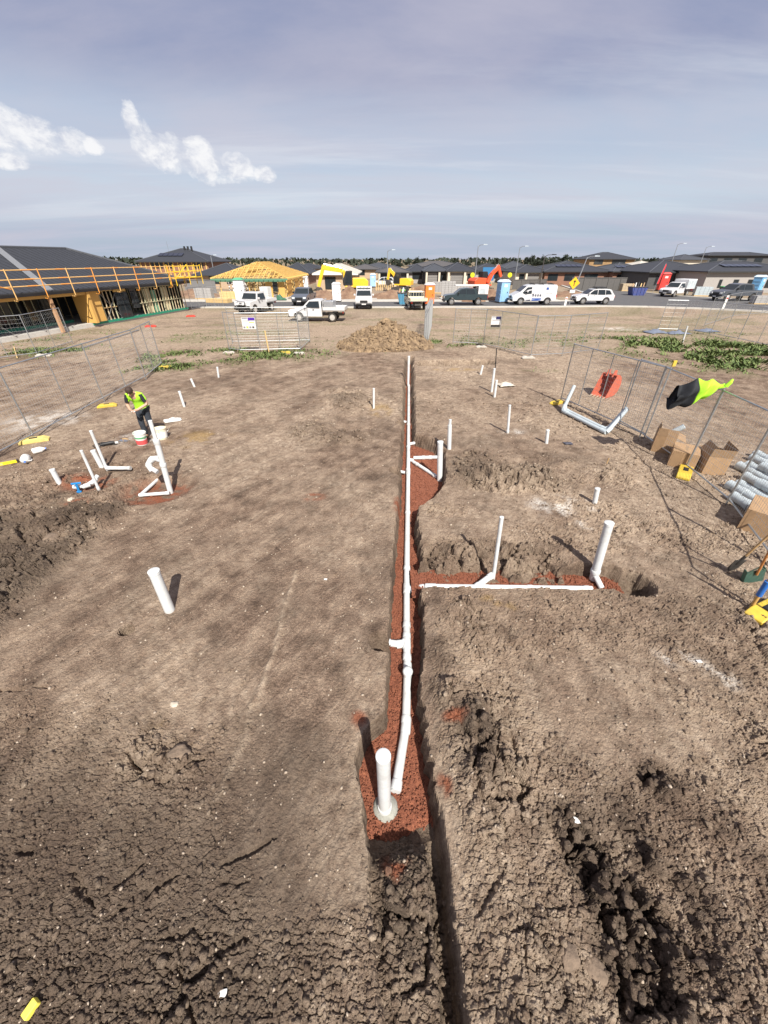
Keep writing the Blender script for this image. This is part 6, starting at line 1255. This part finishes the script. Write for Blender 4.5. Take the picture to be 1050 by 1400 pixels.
def marker(px, py, pt, label, w=.12, mt=WPL):
    q = on(px, py); t = XZ(px, pt, q.y); o = thing('marker_post', label, 'post', q, 0, 'marker posts by the road'); MB().box(-w, w, -.03, .03, -.1, t.z - q.z).build('blade', mt, o, bevel=.01); MB().box(-w * .8, w * .8, -.036, -.031, (t.z - q.z) * .75, (t.z - q.z) * .86).build('reflector', REDLENS, o)
marker(607 + 165, 419, 406, 'short white marker post before the wagon'); marker(988, 423, 404, 'white marker post beyond the neighbouring fence', .14)
# red banner pole, skip bin, wheelie bins, bags
p = XZ(897, 392, 72); o = thing('banner_flag', 'leaning red feather banner behind the red toilet', 'banner', (p.x, 72, 0)); MB().tube([(-.3, 0, 0), (0, 0, 2), (.35, 0, 4.2)], .03, 6).build('pole', GALV, o, True); m = MB(); m.slab([(-.05, -.0, 1.4), (.22, 0, 1.4), (.52, 0, 3.9), (.35, 0, 4.2)], .02); m.build('cloth', mat('banner_red', (.55, .02, .03), .6), o)
def skip(px, py, label, mt, w=2.4, h=1.1):
    p = G(px, py); o = thing('skip_bin', label, 'skip bin', (p.x, p.y, .02)); m = MB(); m.prism([(-w * .36, 0), (w * .36, 0), (w * .5, h), (-w * .5, h)], -.7, .7); m.build('tub', mt, o, bevel=.02); MB().box(-w * .52, w * .52, -.76, .76, h, h + .08).build('rim', STEEL_DK, o)
    for k in range(4): MB().box(-w * .36 + w * .22 * k, -w * .36 + w * .22 * k + .08, -.76, -.7, .05, h).build('rib', mt, o)
    for k in range(5): MB().bar((-w * .4 + .4 * k, -.2, h * .8), (-w * .3 + .42 * k, .3, h + .4 + .1 * (k % 3)), .12, .3).build('rubbish', (CARD, PAPER, BLACK, PINE)[k % 4], o)
skip(869, 404, 'blue and red skip bin overflowing with rubbish by the side street', mat('skip_blue', (.05, .07, .22), .5, var=.2, dirt=.3)); skip(541 + 12, 416, 'low blue skip with green lid behind the cream tray ute', mat('skip_cyan', (.06, .22, .34), .5, dirt=.3), 1.8, 1.2)
def bin_(px, py, label, lid):
    p = G(px, py); o = thing('wheelie_bin', label, 'bin', (p.x, p.y, .05)); m = MB(); m.add([(-.25, -.28, .05), (.25, -.28, .05), (.25, .28, .05), (-.25, .28, .05), (-.3, -.36, .95), (.3, -.36, .95), (.3, .36, .95), (-.3, .36, .95)], [(0, 3, 2, 1), (4, 5, 6, 7), (0, 1, 5, 4), (1, 2, 6, 5), (2, 3, 7, 6), (3, 0, 4, 7)]); m.build('tub', mat('bin_green', (.03, .08, .04), .5), o); MB().box(-.32, .32, -.4, .38, .955, 1.04).build('lid', lid, o, bevel=.02)
    for s in (-1, 1): MB().tube([(s * .27, .3, .1), (s * .31, .3, .1)], .1, 12).build('wheel', RUBBER, o, True)
LIMEM = mat('lime_plastic', (.20, .55, .06), .5); bin_(551, 408, 'wheelie bin with bright lime lid beside the blue skip', LIMEM); bin_(985, 402, 'wheelie bin with green lid behind the grey ute', mat('lid_green', (.03, .42, .12), .5))
# block stacks, timber packs and spoil on the far lots
def pack(px, py, w, d, h, label, mt, n, cat='block stack'):
    p = G(px, py); o = thing('block_pallet' if cat == 'block stack' else 'timber_pack', label, cat, (p.x, p.y, .02), random.uniform(-.3, .3)); MB().box(-w / 2, w / 2, -d / 2, d / 2, 0, .12).build('pallet', PINE, o); c = max(2, int(w / .5)); r = max(2, int(h / .25))
    for i in range(c):
        for j in range(r): g = .012; MB().box(-w / 2 + w * i / c + g, -w / 2 + w * (i + 1) / c - g, -d / 2 + .02, d / 2 - .02, .13 + h * j / r, .13 + h * (j + 1) / r - g).build('block' if cat == 'block stack' else 'plank', mt, o)
BLK = mat('grey_block', (.33, .32, .31), .9, var=.12)
pack(612, 406, 2.0, 1, 1.9, 'tall grey block stack behind the dark green ute', BLK, 8); pack(600, 401, 2.2, 1, 1.5, 'grey block stack left of the tall one', BLK, 8); pack(632, 402, 3.0, 1, 1.2, 'long low block stack behind the white canopy', BLK, 8); pack(645, 398, 2.2, 1, 1.2, 'sandy block stack beside the red digger', mat('sand_block', (.42, .33, .22), .9), 8)
pack(318, 409, 3.0, 1.2, .8, 'low timber pack on the verge before the timber house', PINE, 6, 'timber pack'); pack(281, 409, 2.4, 1, 1.2, 'grey block stack by the framed house corner', BLK, 6); pack(300, 414, 3.2, 1.1, .35, 'flat pack of planks on the verge', PINE, 6, 'timber pack'); pack(855, 398, 2.0, 1.2, 1.0, 'pale sand coloured block stack by the skip', mat('sand_block', (1, 1, 1)), 6); pack(958, 405, 2.2, 1, 1.1, 'plastic wrapped block stack behind the grey ute', PVC_GREY, 6); pack(1040, 416, 2.4, 1, .8, 'pale block stack at the neighbouring lot gate', BLK, 6); pack(836, 388, 3, 1, .7, 'timber pack before the dark fence', PINE, 6, 'timber pack')
pack(365, 411, 1.2, 1.0, 1.5, 'white wrapped pallet behind the bull bar ute', PAPER, 6); crumpled('tarp', 384, 411, .8, 'dark green tarpaulin heap beside the timber house', 'tarpaulin', mat('tarp_green', (.04, .12, .07), .6), 31, 1.4)
MUD = mat('red_brown_spoil', (.13, .075, .05), .95, scale=1.2, col2=(.26, .17, .11), bump=.8, bscale=6)
for px, py, rx, ry, h, lb in ((445, 409, 3.2, 2.4, 1.1, 'brown spoil pile under the yellow digger arm'), (478, 408, 3.0, 2.2, 1.3, 'brown spoil pile beside the white toilet'), (535, 407, 4.0, 2, .9, 'long brown spoil bank behind the timber pegs'), (645, 412, 2.2, 1.5, 1.0, 'orange brown spoil pile behind the white canopy'), (668, 411, 2.5, 2, 1.3, 'brown spoil pile beside the pale blue toilet'), (780, 405, 5, 2, .8, 'low grassy spoil bank behind the diamond sign'), (845, 396, 3.5, 2, 1.5, 'sandy spoil pile before the red brick house'), (590, 399, 5, 2.5, 1.2, 'grey brown spoil bank behind the orange toilet'), (265, 405, 4, 3, .9, 'sandy spoil pile beyond the framed house')): spoil_pile(px, py, rx, ry, h, lb, MUD, px)
# paling fences: each paling a part
def paling(name, label, pxa, pya, pxb, pyb, h, n, mt, gap=.9, pegs=False):
    a, b = G(pxa, pya), G(pxb, pyb); o = thing(name, label, 'fence', a); v = b - a
    for k in range(n):
        p = v * ((k + .5) / n); q = v / n * gap / 2; hh = h * (1 + (.25 * math.sin(k * 2.3) if pegs else 0)); m = MB(); m.slab([p - q, p + q, p + q + Vector((0, 0, hh)), p - q + Vector((0, 0, hh))], .04); m.build('paling', mt, o)
    if not pegs:
        m = MB(); m.bar(Vector((0, -.04, h * .97)), v + Vector((0, -.04, h * .97)), .07, .07); m.build('top_rail', mt, o)
        for k in range(0, n + 1, 2): m = MB(); m.box(v.x * k / n - .05, v.x * k / n + .05, v.y * k / n - .1, v.y * k / n - .04, 0, h + .05); m.build('post', mt, o)
paling('metal_fence', 'dark panelled metal fence below the wide solar roofed house', 779, 397, 853, 397, 2.0, 9, mat('dark_fence', (.10, .095, .09), .6, var=.1), .985); paling('metal_fence', 'grey panelled fence left of the timber frame house', 255, 400, 297, 401, 1.9, 9, mat('mid_grey_fence', (.19, .19, .19), .6, var=.08), .985)
paling('peg_fence', 'row of uneven timber pegs along the far spoil bank', 513, 397, 562, 397, 1.35, 18, PINE, .45, True); paling('metal_fence', 'charcoal panelled fence under the lamp lit columns', 700, 396, 745, 395, 1.6, 8, mat('dark_fence', (1, 1, 1)), .985)
for px, col, nm, lb in ((697, (.62, .62, .02), 'disc_yellow', 'yellow round sign on a thin post by the columned house'), (646, (.62, .62, .02), 'disc_yellow', 'yellow round sign on a thin post before the garage house')):
    p = XZ(px, 376, 88); o = thing('round_sign', lb, 'sign', (p.x, 88, 0)); MB().tube([(0, 0, 0), (0, 0, p.z)], .04, 6).build('post', GALV, o, True); MB().tube([(0, -.05, p.z), (0, -.08, p.z)], .42, 18).build('disc', mat(nm, col, .5), o, True)
MB_ = MB(); p = XZ(668, 372, 100); MB_.box(-1.3, 1.3, -.05, .05, -.9, .9); bo = thing('site_hoarding', 'blue site hoarding board behind the red digger', 'hoarding', (p.x, 100, 0)); MB().box(-1.3, 1.3, -.05, .05, p.z - 1.6, p.z + .9).build('board', mat('hoarding_blue', (.03, .16, .34), .5), bo); [MB().box(x - .05, x + .05, .05, .12, 0, p.z + .9).build('post', PINE, bo) for x in (-1, 1)]
# ---------------------------------------------------------------- trees
def leaf_mesh(name, seed, n, shape):
    rng = np.random.default_rng(seed); v = []; f = []; cl = rng.normal(0, 1, (9, 3)) * shape * .5
    for k in range(n):
        c = cl[rng.integers(0, 9)] + rng.normal(0, 1, 3) * shape * .26; s = .16 + .16 * rng.random(); a = rng.normal(0, 1, 3); a /= np.linalg.norm(a); b = np.cross(a, rng.normal(0, 1, 3)); b /= np.linalg.norm(b); i = len(v)
        v += [tuple(c - a * s), tuple(c + b * s * .7), tuple(c + a * s), tuple(c - b * s * .7)]; f.append((i, i + 1, i + 2, i + 3))
    me = bpy.data.meshes.new(name); me.from_pydata(v, [], f); me.update(); return me
LEAF = mat('dark_foliage', (.014, .020, .013), .85, var=.3, scale=.8, col2=(.034, .046, .026)); BARK = mat('bark', (.10, .075, .055), .9, var=.2)
crowns = [leaf_mesh('crown', 40 + k, 1500, np.array(sh)) for k, sh in enumerate(((2.2, 2.2, 1.7), (1.6, 1.6, 2.4), (2.8, 2.4, 1.5), (1.2, 1.2, 2.6)))]
for m_ in crowns: m_.materials.append(LEAF)
rng = random.Random(3)
TREES = [(568, 353, 210), (545, 357, 230), (505, 358, 240), (612, 354, 220), (625, 355, 230), (640, 356, 260), (590, 357, 250), (440, 358, 240), (420, 357, 250), (465, 360, 260), (730, 352, 210), (738, 352, 215), (746, 351, 220), (757, 352, 225), (774, 351, 215), (790, 352, 230), (690, 355, 260), (675, 356, 250), (720, 354, 240), (1040, 351, 230),
         (1020, 353, 240), (880, 355, 260), (895, 354, 250), (905, 355, 270), (340, 362, 250), (310, 362, 260), (920, 354, 260), (942, 355, 280), (525, 359, 280), (655, 356, 280), (705, 355, 290), (765, 353, 260)]
TW = ('beyond the brown roofed house', 'above the roofs of the far row', 'behind the diggers', 'over the columned houses', 'beside the lamp poles')
for i, (px, pt, Y) in enumerate(TREES):
    t = XZ(px, pt, Y); h = max(t.z, 3.2); o = thing('tree', 'small dark tree on the skyline beyond the far roofs', 'tree', (t.x, Y, 0), rng.random() * 6, 'trees on the skyline'); s = h / 7.2
    MB().tube([(0, 0, -.1), (.1, 0, h * .3), (0, .1, h * .6)], [.22 * s, .16 * s, .08 * s], 6).build('trunk', BARK, o, True)
    c = bpy.data.objects.new('crown', crowns[(i * 7 + 1) % 4]); COL.objects.link(c); c.parent = o; c.location = (0, 0, h * .62); c.scale = (s * 1.5, s * 1.5, s * 1.15)
def treeline():
    rng = np.random.default_rng(4); v = []; f = []
    for k in range(3800):
        x = rng.uniform(-420, 420); y = 330 + rng.uniform(0, 30); zt = 4.8 + 1.6 * (fbm(np.array([x * .02]), np.array([0.3]), 9, 3)[0]); c = np.array([x, y, rng.uniform(0, 1) ** .6 * zt]); s = .8 + rng.random(); a = rng.normal(0, 1, 3); a /= np.linalg.norm(a); b = np.cross(a, rng.normal(0, 1, 3)); b /= np.linalg.norm(b); i = len(v)
        v += [tuple(c - a * s), tuple(c + b * s), tuple(c + a * s), tuple(c - b * s)]; f.append((i, i + 1, i + 2, i + 3))
    me = bpy.data.meshes.new('treeline'); me.from_pydata(v, [], f); me.update(); tag(link('treeline', me, LEAF), 'low dark line of trees along the horizon', 'trees', kind='stuff')
treeline()
# ---------------------------------------------------------------- weeds
def weeds():
    rng = np.random.default_rng(11); n = 300000; x = rng.uniform(-30, 34, n); y = rng.uniform(19.5, 40, n); g = terrain(x, y)
    tall = np.zeros(n)
    for c, rx, ry, a in ((G(965, 476), 8.0, 3.6, -.45), (G(1035, 494), 6.0, 3.6, -.4), (G(300, 486), 6.5, 2.0, .12), (G(222, 503), 2.0, 1.0, .3), (G(60, 480), 3, 1.2, .2), (G(615, 470), 2.0, 1.2, 0)): tall = np.maximum(tall, blob(x, y, c, rx, ry, a))
    keep = rng.random(n) < np.clip(g[6] ** 1.3 * .12 * (y < 33) + tall * np.where(x > 12, .34, .6), 0, 1) * sstep(-.2, .25, fbm(x * .9, y * .9, 75, 3)); x, y, h, tall = x[keep], y[keep], g[0][keep], tall[keep]; m = len(x); print('weeds', m)
    m = min(m, 42000); x, y, h, tall = x[:m], y[:m], h[:m], tall[:m]
    big = sstep(12, 18, x); L = (.05 + .07 * rng.random(m)) + tall * (.02 + .24 * rng.random(m) ** 3 * big + .06 * rng.random(m)); a = rng.random(m) * 6.283; lean = .5 + rng.random(m) * 1.3; w = .016 + .025 * rng.random(m) + .03 * tall * big
    dx, dy = np.cos(a), np.sin(a); b = np.stack([x, y, h - .01], -1); s = np.stack([-dy * w, dx * w, 0 * w], -1); mid = b + np.stack([dx * L * lean * .4, dy * L * lean * .4, L * .6], -1); tip = b + np.stack([dx * L * lean, dy * L * lean, L], -1)
    V_ = np.stack([b - s * .5, b + s * .5, mid + s, tip, mid - s], 1).reshape(-1, 3).astype(np.float32); i = np.arange(m, dtype=np.int32)[:, None] * 5; F = (i + np.array([[0, 1, 2, 3, 4]], np.int32))
    me = bpy.data.meshes.new('weeds'); me.vertices.add(len(V_)); me.vertices.foreach_set('co', V_.ravel()); me.loops.add(F.size); me.loops.foreach_set('vertex_index', F.ravel()); me.polygons.add(m); me.polygons.foreach_set('loop_start', np.arange(0, F.size, 5, dtype=np.int32)); me.update(calc_edges=True)
    tag(link('weeds', me, mat('weed_green', (.045, .085, .02), .75, scale=2.5, col2=(.17, .21, .065))), 'low green weeds growing in patches on the bare lots', 'weeds', kind='stuff')
weeds()
